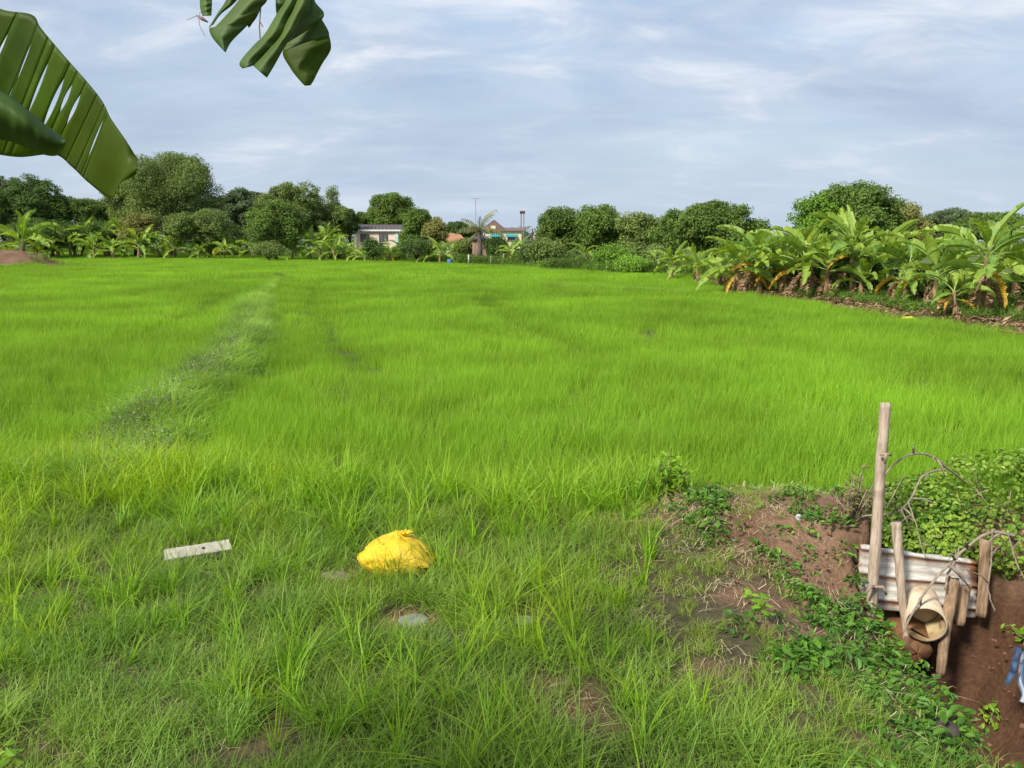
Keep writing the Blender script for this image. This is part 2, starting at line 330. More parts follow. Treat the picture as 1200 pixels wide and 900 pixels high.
def leafcards(Cn, Nn, size, rng, aspect=.5, fold=.25, hexa=False, tint=None, droop=0.0):
    n = len(Cn); Nn = Nn/np.maximum(np.linalg.norm(Nn, axis=1), 1e-6)[:, None]
    r = rng.normal(size=(n, 3)); r[:, 2] -= droop; T = r-Nn*(r*Nn).sum(1)[:, None]; T /= np.maximum(np.linalg.norm(T, axis=1), 1e-6)[:, None]; B = np.cross(Nn, T)
    s = (size*rng.uniform(.6, 1.35, n))[:, None]; w = s*aspect*.5
    if tint is None: tint = rng.uniform(0, 1, n)
    if not hexa:
        V = np.stack([Cn-T*s*.5, Cn+B*w+Nn*w*fold*2, Cn+T*s*.5, Cn-B*w+Nn*w*fold*2], 1)
        return V.reshape(-1, 3), np.arange(n*4).reshape(-1, 4), np.repeat(np.stack([tint, rng.uniform(0, 1, n)], -1), 4, 0)
    V = np.stack([Cn-T*s*.5, Cn-T*s*.22+B*w+Nn*w*fold, Cn+T*s*.18+B*w*.8+Nn*w*fold, Cn+T*s*.5-Nn*s*.08, Cn+T*s*.18-B*w*.8+Nn*w*fold, Cn-T*s*.22-B*w+Nn*w*fold], 1)
    k = (np.arange(n)*6)[:, None]; Fc = np.concatenate([k+np.array([[0, 3, 2, 1]]), k+np.array([[0, 5, 4, 3]])])
    return V.reshape(-1, 3), Fc, np.repeat(np.stack([tint, rng.uniform(0, 1, n)], -1), 6, 0)
def rosette(n, R, size, hmax, rng, mat=0, aspect=.55, flowers=0):
    a = rng.uniform(0, 2*pi, n); r = R*np.sqrt(rng.uniform(0, 1, n)); C = np.stack([np.cos(a)*r, np.sin(a)*r, rng.uniform(.15, 1, n)*hmax*(1-.5*(r/R)**2)], -1)
    Nn = rng.normal(size=(n, 3))*.5+np.array([0, 0, 1.0]); V, Fc, K = leafcards(C, Nn, size, rng, aspect, .3, True)
    out = [(V, Fc, K, mat)]
    if flowers:
        C2 = C[:flowers].copy(); C2[:, 2] = hmax*rng.uniform(.8, 1.25, flowers); V, Fc, K = leafcards(C2, rng.normal(size=(flowers, 3))*.6+np.array([0, 0, 1]), .012, rng, .9, .1); out.append((V, Fc, K, mat+1))
    return out
def scatter(name, protos, mats, pts, sc, rot, hue, label, cat=None, kind='stuff'):
    """protos: list of part lists; one object whose geometry nodes set its own tufts on its own points"""
    allp = []; pid = []; rng = np.random.default_rng(len(pts))
    for k, pr in enumerate(protos):
        for q in pr: allp.append(q); pid.append(np.full(len(np.asarray(q[0]).reshape(-1, 3)), k))
    me = mesh_np(name, allp, mats); nv = len(me.vertices); npt = len(pts)
    # append the scatter points as loose vertices
    co = np.zeros(nv*3, np.float32); me.vertices.foreach_get('co', co)
    me.vertices.add(npt); me.vertices.foreach_set('co', np.concatenate([co, pts.astype(np.float32).ravel()]))
    def at(nm, ty, vals, field, tail):
        a = me.attributes.new(nm, ty, 'POINT'); a.data.foreach_set(field, np.concatenate([vals, tail]).ravel())
    at('pid', 'INT', np.concatenate(pid).astype(np.int32), 'value', np.full(npt, -1, np.int32))
    at('pick', 'INT', np.zeros(nv, np.int32), 'value', rng.integers(0, len(protos), npt).astype(np.int32))
    at('sc', 'FLOAT', np.ones(nv, np.float32), 'value', sc.astype(np.float32))
    at('hue', 'FLOAT', np.zeros(nv, np.float32), 'value', hue.astype(np.float32))
    at('rot', 'FLOAT_VECTOR', np.zeros((nv, 3), np.float32), 'vector', rot.astype(np.float32))
    o = link(name, me); tag(o, label, cat, None, kind)
    ng = bpy.data.node_groups.new(name, 'GeometryNodeTree'); ng.interface.new_socket('Geometry', in_out='INPUT', socket_type='NodeSocketGeometry'); ng.interface.new_socket('Geometry', in_out='OUTPUT', socket_type='NodeSocketGeometry')
    A = ng.nodes.new; K = ng.links.new; gi = A('NodeGroupInput'); go = A('NodeGroupOutput')
    def na(nm, ty):
        n = A('GeometryNodeInputNamedAttribute'); n.data_type = ty; n.inputs['Name'].default_value = nm
        return [s for s in n.outputs if s.enabled and s.name == 'Attribute'][0]
    P_ = na('pid', 'INT'); jn = A('GeometryNodeJoinGeometry')
    def sep(k):
        c = A('FunctionNodeCompare'); c.data_type = 'INT'; c.operation = 'EQUAL'; K(P_, c.inputs[2]); c.inputs[3].default_value = k
        s = A('GeometryNodeSeparateGeometry'); s.domain = 'POINT'; K(gi.outputs[0], s.inputs[0]); K(c.outputs[0], s.inputs[1]); return s.outputs[0]
    for k in range(len(protos)):
        t = A('GeometryNodeGeometryToInstance'); K(sep(k), t.inputs[0]); K(t.outputs[0], jn.inputs[0])
    mp = A('GeometryNodeMeshToPoints'); K(sep(-1), mp.inputs[0]); ip = A('GeometryNodeInstanceOnPoints')
    K(mp.outputs[0], ip.inputs['Points']); K(jn.outputs[0], ip.inputs['Instance']); ip.inputs['Pick Instance'].default_value = True
    K(na('pick', 'INT'), ip.inputs['Instance Index']); K(na('rot', 'FLOAT_VECTOR'), ip.inputs['Rotation']); K(na('sc', 'FLOAT'), ip.inputs['Scale'])
    K(ip.outputs[0], go.inputs[0]); md = o.modifiers.new('scatter', 'NODES'); md.node_group = ng
    return o
def wedge(rng, y0, y1, dens, margin=1.5):
    """random ground points in the part of the place the camera could plausibly see"""
    A = (y1-y0)*((y0+y1)*.5*.70*2+2*margin)*1.05; n = int(dens*A*1.3); hw = y1*.70+margin
    x = rng.uniform(-hw, hw, int(dens*(y1-y0)*2*hw)); y = rng.uniform(y0, y1, len(x)); k = np.abs(x) < y*.70+margin
    return x[k], y[k]
rng = np.random.default_rng(5)
TRK = [np.array([P(x, y, .1)[:2] for x, y in L]) for L in ([(368, 335), (364, 360), (385, 400), (430, 440)], [(565, 350), (590, 372), (640, 395), (700, 418)], [(150, 400), (230, 365), (280, 340)], [(640, 480), (700, 495), (720, 500)], [(200, 330), (330, 340), (520, 345), (840, 350)])]
def rice_mask(x, y):
    o = outside(x, y); b = polydist(x, y, BUND); m = polydist(x, y, MID)
    keep = (o < -.1+.3*(vn(x, y, 3)-.5)) & (b > .24+.25*(vn(x*2, y*2, 6)-.5)) & (m > .35) & (y > near_edge(x)-.1+.6*(vn(x*2, y*2, 7)-.5))
    mc = P(20, 316, 0); keep &= (np.hypot((x-mc[0]+3)/5.2, (y-mc[1]-1.5)/2.6) > 1)
    t = np.ones(np.shape(x))
    for i, L in enumerate(TRK): t = np.minimum(t, 1-.46*np.exp(-(polydist(x, y, L)/(.14+.012*y))**2))
    return keep, t
for nm, y0, y1, R, nb, seg, w, dens, hh in [('rice_crop', 4.8, 15, .22, 140, 3, .0046, 18, .30), ('rice_crop', 15, 36, .40, 280, 2, .0075, 5.8, .30), ('rice_crop', 36, 112, .9, 600, 1, .018, 1.4, .34)]:
    protos = [[(*blades(nb, R, hh*.6, hh*1.08, w, .22, .25, seg, rng), 0)] for _ in range(4)]
    x, y = wedge(rng, y0, y1, dens, 1.8); k, t = rice_mask(x, y); x, y, t = x[k], y[k], t[k]
    sc = t*rng.uniform(.85, 1.12, len(x))*(.80+.40*fbm(x*.35, y*.35, 50)); z = H(x, y)-.01
    hue = np.clip(.15+.9*(fbm(x*.16+9, y*.22, 51)-.42)+(1-t)*1.2+rng.uniform(-.08, .08, len(x)), 0, 1)
    rot = np.stack([rng.uniform(-.06, .06, len(x)), rng.uniform(-.06, .06, len(x)), rng.uniform(0, 2*pi, len(x))], -1)
    lab = {15: 'bright green young rice standing thick in the nearest strip of paddy', 36: 'bright green young rice across the middle of the paddy', 112: 'bright green young rice reaching the far tree line'}[y1]
    scatter(nm, protos, [M['rice']], np.stack([x, y, z], -1), sc, rot, hue, lab, 'rice crop')
# near bank: zones
def zones(x, y):
    z = H(x, y); px, py, f = proj(x, y, z); br = bare(x, y)
    ditch = (z < -.08) & (y < 4.6) & (x > 1.8)
    creep = sm(.62, .85, sm(1.0, 1.75, x+.5*(y-3.4)*-.25+.35*(fbm(x*3, y*3, 61)-.5)))*sm(4.9, 4.4, y)
    creep = np.maximum(creep, .8*sm(.50, .58, fbm(x*2.6, y*2.6, 62))*sm(.9, 1.3, x)*sm(5.4, 5.1, y))
    dry = sm(.35, .9, x)*sm(2.4, 3.2, y)
    return z, br, ditch, creep, dry
def rots(n, s=.15): return np.stack([rng.uniform(-s, s, n), rng.uniform(-s, s, n), rng.uniform(0, 2*pi, n)], -1)
# short fine grass over the whole bank
x, y = wedge(rng, 1.3, 6.3, 130, 1.0); z, br, di, cr, dry = zones(x, y)
k = ~di & (rng.uniform(0, 1, len(x)) > br*.97) & (rng.uniform(0, 1, len(x)) > cr*.75) & (y < near_edge(x)+.4) & (rng.uniform(0, 1, len(x)) > .25*dry)
x, y, z, dr, br = x[k], y[k], z[k], dry[k], br[k]
protos = [[(*blades(50, .075, .06, .15, .0034, .45, .7, 3, rng, False), 0)] for _ in range(4)]
sc = rng.uniform(.6, 1.25, len(x))*(.75+.6*fbm(x*1.3, y*1.3, 71))*(1.0-.46*dr)*(1-.4*br)
scatter('short_grass', protos, [M['short']], np.stack([x, y, z], -1), sc, rots(len(x)), np.clip(.9*(fbm(x*1.7, y*1.7, 72)-.35)+.5*dr, 0, 1), 'short fine grass covering the near bank', 'grass')
# tall arching grass
x, y = wedge(rng, 1.3, 7.2, 85, 1.2); z, br, di, cr, dry = zones(x, y); px, py, f = proj(x, y, z)
strip = np.exp(-((y-(near_edge(x)-.35))/.75)**2)*sm(2.2, 1.0, x)
pr = strip*1.0
for bx, by, rx, ry, s in [(560, 700, .40, .20, .9), (620, 760, .5, .3, .8), (560, 860, .6, .35, .75), (330, 680, .35, .3, .8), (330, 790, .3, .4, .7), (60, 560, .5, .5, 1), (20, 620, .35, .5, 1), (700, 690, .3, .25, .6), (440, 780, .3, .3, .5), (200, 600, .8, .35, .8), (60, 760, .4, .4, .35), (450, 700, .30, .12, .95),
                          (240, 700, .3, .2, .5), (720, 760, .12, .2, .6), (400, 590, 1.4, .45, .9), (640, 600, .8, .35, .9), (770, 570, .4, .25, .7)]:
    c = P(bx, by, .22); pr = np.maximum(pr, s*np.exp(-((x-c[0])/rx)**2-((y-c[1])/ry)**2))
b = polydist(x, y, BUND); pr = np.maximum(pr, .55*np.exp(-(b/.6)**2)*(y > 5)); pr = np.maximum(pr, (.30-.12*sm(.2, .9, x)+1.6*(fbm(x*1.5, y*1.5, 83)-.5))*sm(.8, .25, x-.9*sm(4.5, 5.0, y)))
# keep the sack and the slab in view
for cx, cy, rx, ry, s in [(468, 640, .20, .11, .9), (232, 655, .24, .13, .92), (485, 722, .18, .12, .97), (392, 668, .24, .14, .97)]:
    c = P(cx, cy, .25); pr = pr*(1-s*np.exp(-(((x-c[0])/rx)**2+((y-c[1]+.05)/ry)**2)**2))
pr = pr*np.maximum(.03*(x < 1.6), sm(1.1, .6, x-1.2*sm(4.6, 5.2, y)))*(1-.9*br)*(1-.8*cr); k = (rng.uniform(0, 1, len(x)) < pr) & ~di
x, y, z = x[k], y[k], z[k]; dd = strip[k]
protos = [[(*blades(20, .05, .24, .54, .0105, .3, .6, 6, rng, False), 0), (*blades(10, .06, .10, .22, .006, .5, .8, 4, rng, False), 0)] for _ in range(6)]
sc = rng.uniform(.40, .95, len(x))*(.72+.35*dd)
scatter('tall_grass', protos, [M['tall']], np.stack([x, y, z-.01], -1), sc, rots(len(x), .25), np.clip(rng.uniform(-.2, .5, len(x))+1.4*(fbm(x*.9, y*.9, 81)-.45)+.5*np.exp(-((x+3)/1.0)**2), 0, 1), 'tall arching bright green grass in clumps along the bank', 'grass')
# creeping weeds by the ditch
x, y = wedge(rng, 1.6, 5.9, 150, .8); z, br, di, cr, dry = zones(x, y)
k = (rng.uniform(0, 1, len(x)) < cr*(1-.65*br)*(x > .8)) & ~((x > 2.02) & (y < 4.5) & (x < 3.2)) & (y < near_edge(x)); x, y, z = x[k], y[k], z[k]
protos = [rosette(26, .09, .036, .06, rng, 0, .5, 0) for i in range(4)]
scatter('creeping_weeds', protos, [M['weed'], M['petal']], np.stack([x, y, z], -1), rng.uniform(.7, 1.35, len(x)), rots(len(x), .3), np.clip(rng.uniform(-.4, .8, len(x)), 0, 1), 'low leafy creeping weeds on the slope beside the ditch', 'weeds')
# bund weeds with tiny pale flowers
t = rng.uniform(0, 1, 5200); seg = np.sqrt(((BUND[1:]-BUND[:-1])**2).sum(1)); cum = np.concatenate([[0], np.cumsum(seg)]); tt = t**1.2*cum[-1]
x = np.interp(tt, cum, BUND[:, 0])+rng.normal(0, .20, 5200); y = np.interp(tt, cum, BUND[:, 1])+rng.normal(0, .2, 5200)
pk = fbm(x*.7, y*.45, 91)+.22*np.exp(-((y-10.5)/2.5)**2)-.3*sm(17, 28, y); k = (pk+rng.uniform(-.10, .10, len(x)) > .48) & (y > 6.3); x, y = x[k], y[k]
protos = [rosette(60, .18, .035, .16, rng, 0, .4, 1) for i in range(3)]
scatter('bund_weeds', protos, [M['bundweed'], M['petal']], np.stack([x, y, H(x, y)], -1), rng.uniform(.7, 1.4, len(x)), rots(len(x), .2), np.zeros(len(x)), 'greyish weeds with tiny white flowers along the low bund', 'weeds')
t = rng.uniform(0, 1, 3600)*cum[-1]; x = np.interp(t, cum, BUND[:, 0])+rng.normal(0, .21, 3600); y = np.interp(t, cum, BUND[:, 1])+rng.normal(0, .25, 3600)
x2 = rng.uniform(0, 1, 1800); c2 = np.linspace(0, 1, len(MID)); x2_, y2_ = np.interp(x2, c2, MID[:, 0])+rng.normal(0, .25, 1800), np.interp(x2, c2, MID[:, 1])+rng.normal(0, .35, 1800)
x = np.concatenate([x, x2_]); y = np.concatenate([y, y2_]); k = y > 5.2; x, y = x[k], y[k]
protos = [[(*blades(70, .2, .12, .38, .008, .5, .8, 3, rng, False), 0)] for _ in range(3)]
scatter('bund_grass', protos, [leafmat('bund_grass_blade', (.18, .34, .035), (.36, .54, .08), .45, nscale=1)], np.stack([x, y, H(x, y)], -1), rng.uniform(.5, 1.05, len(x))*np.where(y > 24, .55, 1), rots(len(x), .2), rng.uniform(.2, .9, len(x)), 'rough paler grass growing on the low bunds between paddies', 'grass')
# dry straw on the mound and bare patches
x, y = wedge(rng, 1.8, 6.0, 90, .5); z, br, di, cr, dry = zones(x, y)
sp_ = 1.4*np.exp(-((x-1.15)/.65)**2-((y-4.45)/.45)**2)+.25*(x > .9)*(y > 4); k = (rng.uniform(0, 1, len(x)) < .12+.45*br+.5*dry*.3+sp_) & ~di & (y < near_edge(x)-.1); x, y, z = x[k], y[k], z[k]
protos = [[(*blades(14, .12, .03, .12, .0028, .5, .5, 2, rng, False, flat=True), 0)] for _ in range(4)]
scatter('dry_straw', protos, [M['straw']], np.stack([x, y, z+.004], -1), rng.uniform(.6, 1.3, len(x)), rots(len(x), .08), np.zeros(len(x)), 'pale dry grass stalks lying on the bare red soil', 'straw')
# soil clods
def clod(rng):
    b = MB(); n = 7
    for i in range(n):
        r = rng.uniform(.003, .011); c = rng.uniform(-.12, .12, 2)
        vs = [(c[0]+r*sx*rng.uniform(.7, 1.2), c[1]+r*sy*rng.uniform(.7, 1.2), (0 if sz < 0 else r*rng.uniform(.7, 1.2))) for sx, sy, sz in [(-1, -1, -1), (1, -1, -1), (1, 1, -1), (-1, 1, -1), (-.6, -.6, 1), (.6, -.6, 1), (.6, .6, 1), (-.6, .6, 1)]]
        b.add(vs, [(4, 5, 6, 7), (0, 1, 5, 4), (1, 2, 6, 5), (2, 3, 7, 6), (3, 0, 4, 7)])
    return [(np.array(b.v), np.array(b.f), np.full((len(b.v), 2), .5), 0)]
M['clod'] = plain('soil_clod', (.20, .10, .06), .95, .4, 20, .5, .005)
x, y = wedge(rng, 2.2, 5.6, 120, .5); z, br, di, cr, dry = zones(x, y); k = (rng.uniform(0, 1, len(x)) < br*.45*sm(.7, 1.0, x)) | (di & (rng.uniform(0, 1, len(x)) < .7)); x, y, z = x[k], y[k], z[k]
scatter('soil_clods', [clod(rng) for _ in range(4)], [M['clod']], np.stack([x, y, z-.003], -1), rng.uniform(.4, 1.4, len(x)), rots(len(x), .5), np.zeros(len(x)), 'small reddish soil crumbs on the bare earth', 'soil')
# undergrowth along the tree line and banana litter
xs = rng.uniform(-95, 14, 5200); off = rng.exponential(3.2, 5200)*np.where(rng.uniform(0, 1, 5200) < .35, 2.6, 1); ys = yfar(xs)+off+.3; k = np.abs(xs) < ys*.75+3; xs, ys = xs[k], ys[k]
yb = rng.uniform(9, 37, 1300); xb = xright(yb)+.8+rng.exponential(1.3, 1300); x = np.concatenate([xs, xb]); y = np.concatenate([ys, yb]); far = np.where(y > 40, 1., .55)
protos = [rosette(120, .6, .16, .55, rng, 0, .35)+[(*blades(40, .6, .3, .8, .03, .3, .5, 3, rng, False), 0)] for _ in range(4)]
sc = rng.uniform(.5, 1.2, len(x))*far*(.5+.9*fbm(x*.3, y*.3, 19)); scatter('undergrowth', protos, [M['under']], np.stack([x, y, H(x, y)], -1), sc, rots(len(x), .15), np.zeros(len(x)), 'tangled low weeds at the foot of the trees and bananas', 'undergrowth')
yb = rng.uniform(9, 38, 760); x = xright(yb)+rng.uniform(.1, 2.4, 760); y = yb
protos = [[(*leafcards(np.stack([rng.uniform(-.4, .4, 40), rng.uniform(-.4, .4, 40), rng.uniform(.01, .09, 40)], -1), rng.normal(size=(40, 3))*.35+np.array([0, 0, 1]), .17, rng, .3, .4), 0)] for _ in range(3)]
scatter('banana_litter', protos, [M['litter']], np.stack([x, y, H(x, y)], -1), rng.uniform(.6, 1.2, len(x)), rots(len(x), .1), np.zeros(len(x)), 'dead brown banana leaves littering the right field edge', 'leaf litter')
mc = P(20, 316, 0); x = mc[0]-2+rng.normal(0, 3.2, 420); y = mc[1]+1.4+rng.normal(0, 1.5, 420)
k = ((fbm(x, y, 4) > .52) & (np.abs(x-mc[0]+3) > 3.4)) | (y > mc[1]+2.6); x, y = x[k], y[k]
scatter('mound_grass', [[(*blades(60, .35, .2, .7, .02, .3, .5, 3, rng, False), 0)] for _ in range(3)], [leafmat('mound_grass_blade', (.14, .18, .04), (.34, .33, .14), .35, nscale=.5)], np.stack([x, y, H(x, y)], -1), rng.uniform(.35, .9, len(x)), rots(len(x)), np.zeros(len(x)), 'dry yellowish grass on the red earth mound at the left', 'grass')

# ------------------------------------------------------------------ trees
def treemat(name, a, b, trans=.3, nscale=.35):
    a = tuple(q*1.22 for q in a); b = tuple(q*1.25 for q in b); return leafmat(name, a, b, trans=trans, rough=.55, spec=.25, nscale=nscale, var=.22, tb=(1.2, 1.15, .5))
TM = {'mango': treemat('mango_foliage', (.050, .105, .018), (.16, .235, .045)), 'dark': treemat('dark_foliage', (.036, .080, .020), (.105, .17, .036)),
      'olive': treemat('olive_foliage', (.070, .115, .026), (.20, .26, .07)), 'light': treemat('light_foliage', (.09, .14, .03), (.21, .27, .07)),
      'grey': treemat('grey_foliage', (.055, .09, .045), (.135, .18, .08)), 'flush': treemat('flushed_mango_foliage', (.11, .15, .03), (.27, .24, .08)),
      'lime': treemat('lime_foliage', (.09, .19, .02), (.20, .34, .04))}
M['bark'] = plain('grey_brown_bark', (.13, .10, .075), .9, .3, 5, .6, .03)
M['palebark'] = plain('pale_bark', (.34, .31, .26), .85, .2, 5, .4, .02)
def crown_leaves(lobes, ncl, nlf, ls, cr, rng, aspect=.45, droop=.2, hole=.72, lowcut=-.75):
    Cs = []; Ns = []; T = []
    L = np.array([l[:3] for l in lobes]); Rr = np.array([l[3:6] for l in lobes]); wts = (Rr.prod(1))**.66; wts /= wts.sum(); wts = np.cumsum(wts)
    made = 0; tries = 0
    while made < ncl and tries < ncl*6:
        tries += 1; i = min(int(np.searchsorted(wts, rng.uniform())), len(wts)-1); d = rng.normal(size=3); d /= np.linalg.norm(d)
        if d[2] < lowcut: continue
        c = L[i]+d*Rr[i]*(rng.uniform(.86, 1.02) if rng.uniform() < .72 else rng.uniform(.35, .85)); q = (((c-L)/Rr)**2).sum(1); q[i] = 9
        if q.min() < hole**2: continue
        n = int(nlf*rng.uniform(.6, 1.4)); off = np.clip(rng.normal(size=(n, 3)), -1.2, 1.2)*cr*np.array([1, 1, .7]); Cs.append(c+off)
        Ns.append(d*.5+off/cr*.35+rng.normal(size=(n, 3))*.55+np.array([0, 0, .45])); T.append(np.clip(rng.uniform(.1, .9)*.6+rng.uniform(0, .4, n), 0, 1)); made += 1
    C = np.concatenate(Cs); return leafcards(C, np.concatenate(Ns), ls, rng, aspect, .25, False, np.concatenate(T), droop)
def tree(name, label, cat, px, top, bot, wpx, t, mat, seed, lobes=7, ls=.2, cl=230, nlf=24, cr=.30, aspect=.45, hole=.7, trunk=True, shape='round', bark='bark', fill=.45, group=None, parts=('trunk', 'crown')):
    rng = np.random.default_rng(seed); b = D(px, bot, t); x, y = b[0], b[1]; g0 = float(H(x, y)); zt = D(px, top, t)[2]; zb = max(b[2], g0+.05); rw = wpx/2/FPX*t; ch = zt-zb; cz = (zt+zb)/2
    e = empty(name, (x, y, g0), label, cat, group); Ls = []
    Ls.append((0, 0, zb+ch*.42-g0, rw*.58, rw*.60, ch*.40))
    lobes = int(lobes*1.7)
    for i in range(lobes):
        a = 2*pi*i/lobes*2.618*1.0+rng.uniform(-.5, .5); v = rng.uniform(-.55, .75); k = math.sqrt(max(0, 1-v*v*.8))*rng.uniform(.5, .76)
        if shape == 'cone': k *= (1-v)*.75
        r = rng.uniform(.20, .40)
        Ls.append((cos(a)*rw*k, sin(a)*rw*k, cz-g0+v*ch*.42, rw*r, rw*r, min(ch*.5*r*1.25, rw*r)))
    for i in range(12 if shape == 'round' else 3):
        a = rng.uniform(0, 2*pi); v = rng.uniform(-.1, .95); k = math.sqrt(1-v*v)*.84; r = rng.uniform(.11, .20)
        Ls.append((cos(a)*rw*k, sin(a)*rw*k, cz-g0+v*ch*.43, rw*r*1.2, rw*r*1.2, rw*r))
    Ls.append((rng.uniform(-.15, .15)*rw, 0, zt-g0-ch*.22, rw*.42, rw*.42, ch*.22))
    sz = max(.3, (rw*rw*ch)**(1/3)); cl2 = int(2.1*cl*(sz/2.6)**1.6)+60; ls = ls*1.25; cr = cr*.85; nlf = int(nlf*1.05)
    V, Fc, C = crown_leaves(Ls, cl2, nlf, ls, cr, rng, aspect, .2, hole)
    link(parts[1], mesh_np(parts[1], [(V, Fc, C, 0)], [mat]), e)
    if trunk:
        mb = MB(); r0 = max(.06, rw*.065); h = cz-g0
        mb.tube([(0, 0, -.05), (rng.uniform(-.1, .1)*rw, .02, h*.4), (rng.uniform(-.1, .1)*rw, 0, h*.95)], [r0*1.3, r0, r0*.6], 8)
        for i, l in enumerate(Ls[1:]):
            mb.tube([(0, 0, h*(.3+.05*(i % 4))), (l[0]*.5, l[1]*.5, (h*.5+l[2])*.5), (l[0]*.95, l[1]*.95, l[2]+l[5]*.5)], [r0*.5, r0*.35, r0*.12], 5)
        mb.build(parts[0], M[bark], e, True)
    return e
K = TM
tree('shade_tree', 'dense dark tree at the far left edge, behind the red mound', 'tree', 6, 208, 282, 70, 88, K['grey'], 1)
tree('shade_tree', 'big dark-topped tree rising left of the hanging banana leaf', 'tree', 42, 207, 292, 78, 84, K['dark'], 2, lobes=9)
tree('shade_tree', 'lower dark tree between the leaf tip and the banana thicket at left', 'tree', 88, 232, 288, 76, 86, K['mango'], 3)
tree('shade_tree', 'small olive tree under the tip of the big banana leaf', 'tree', 122, 236, 282, 50, 88, K['olive'], 4)
tree('shade_tree', 'tallest tree on the left, loose feathery crown beside the leaf tip', 'tree', 202, 180, 290, 118, 84, K['olive'], 5, lobes=16, ls=.17, cl=330, nlf=20, cr=.42, hole=.55)
tree('shade_tree', 'drooping side bough mass left of the tallest feathery tree', 'tree', 158, 205, 292, 62, 85, K['olive'], 6, lobes=8, hole=.6, cr=.36)
tree('shade_tree', 'distant grey-green tree seen between the feathery and the domed tree', 'tree', 287, 221, 280, 58, 110, K['grey'], 7, ls=.26)
tree('shade_tree', 'domed olive tree standing behind the rounded dark bush', 'tree', 344, 216, 285, 84, 96, K['olive'], 8, lobes=10, ls=.2)
tree('shade_tree', 'low shoulder of foliage right of the domed olive tree', 'tree', 386, 240, 284, 62, 98, K['olive'], 9)
tree('fruit_bush', 'wide dull olive thicket below the feathery tree', 'bush', 246, 247, 298, 92, 76, K['olive'], 10, lobes=9, ls=.17, trunk=True)
tree('fruit_bush', 'rounded dark green bush between the thicket and the banana patch', 'bush', 323, 237, 300, 68, 70, K['mango'], 11, lobes=9, ls=.17)
tree('fruit_bush', 'small yellowish bush at the foot of the feathery tree', 'bush', 166, 251, 292, 46, 78, K['flush'], 12, ls=.16)
tree('slender_tree', 'thin sparse pale tree poking up left of the grey-roofed house', 'tree', 390, 217, 262, 24, 104, K['light'], 13, lobes=6, ls=.2, cl=70, nlf=12, cr=.38, shape='cone', bark='palebark', hole=.3)
tree('shade_tree', 'small dark conical tree just left of the grey-roofed house', 'tree', 396, 238, 278, 34, 100, K['dark'], 14, shape='cone')
tree('shade_tree', 'dark round-topped tree touching the left end of the grey roof', 'tree', 410, 246, 280, 22, 99, K['dark'], 15)
tree('shade_tree', 'broad fresh green tree rising behind the grey-roofed house', 'tree', 461, 228, 272, 56, 118, K['mango'], 16, lobes=10, ls=.25, cr=.4)
tree('shade_tree', 'low tree top showing over the roof between pole and broad tree', 'tree', 428, 250, 272, 30, 120, K['mango'], 17, ls=.24)
tree('shade_tree', 'dark green tree at the right end of the grey-roofed house', 'tree', 489, 245, 292, 42, 90, K['mango'], 18, ls=.2)
tree('shade_tree', 'yellower small tree beside the orange roof', 'tree', 510, 256, 294, 28, 86, K['flush'], 19, ls=.19)
tree('feathery_shrub', 'dark feathery shrub with a short trunk in front of the house gable end', 'shrub', 489, 277, 303, 42, 61, K['dark'], 20, ls=.11, lobes=8, cl=300, nlf=16, cr=.22)
tree('fruit_bush', 'dark round bush in front of the grey-roofed house', 'bush', 437, 281, 301, 20, 64, K['dark'], 21, ls=.14, trunk=True)
tree('shade_tree', 'distant dark tree between the orange roof and the coconut palm', 'tree', 540, 262, 284, 42, 120, K['dark'], 22, ls=.24)
tree('fruit_bush', 'olive bush growing left of the coconut palm', 'bush', 548, 281, 304, 36, 66, K['olive'], 23, ls=.15)
tree('fruit_bush', 'dark bush between the palm trunk and the yellow house wall', 'bush', 583, 280, 305, 28, 62, K['dark'], 24, ls=.14)
tree('shade_tree', 'dark bushy tree hiding the left side of the yellow house', 'tree', 574, 282, 298, 30, 74, K['mango'], 25, ls=.17)
tree('mango_tree', 'leftmost of the large mango trees right of the floodlight mast', 'tree', 654, 244, 304, 58, 62, K['mango'], 26, lobes=9, ls=.17, cl=300)
tree('mango_tree', 'second mango tree from the floodlight mast, tallest of its pair', 'tree', 702, 242, 306, 64, 60, K['mango'], 27, lobes=10, ls=.17, cl=300)
tree('mango_tree', 'lighter loose tree between the two pairs of mango trees', 'tree', 747, 250, 308, 56, 58, K['light'], 28, lobes=8, ls=.16, hole=.6)
tree('mango_tree', 'narrow mango tree squeezed against the big dome', 'tree', 787, 247, 310, 44, 55, K['mango'], 29, lobes=8, ls=.16)
tree('mango_tree', 'big dome-shaped dark mango tree left of the banana row', 'tree', 842, 238, 314, 100, 52, K['mango'], 30, lobes=12, ls=.16, cl=420, nlf=26)
tree('fruit_bush', 'spreading green bush below the leftmost mango tree', 'bush', 640, 281, 314, 44, 53, K['olive'], 31, ls=.13)
tree('fruit_bush', 'round dark bush at the field edge under the floodlight mast', 'bush', 619, 290, 311, 20, 54, K['dark'], 32, ls=.11)
tree('fruit_bush', 'low green bush right of the far lone banana plant', 'bush', 720, 290, 315, 46, 47, K['lime'], 33, ls=.12)
tree('fruit_bush', 'low olive bush under the lighter loose tree', 'bush', 760, 288, 318, 44, 45, K['olive'], 34, ls=.12)
tree('fruit_bush', 'bright small bush at the field edge near the red shrine', 'bush', 742, 302, 318, 34, 42, K['lime'], 35, ls=.10)
tree('mango_tree', 'large mango tree with yellowish new leaves above the banana row', 'tree', 1000, 216, 320, 108, 31, K['mango'], 36, lobes=12, ls=.105, cl=900, nlf=24, cr=.2)
tree('mango_tree', 'left wing of the yellowish mango, lime green crown over the bananas', 'tree', 948, 229, 322, 58, 30.5, K['lime'], 37, lobes=8, ls=.105, cl=700, nlf=20, cr=.2)
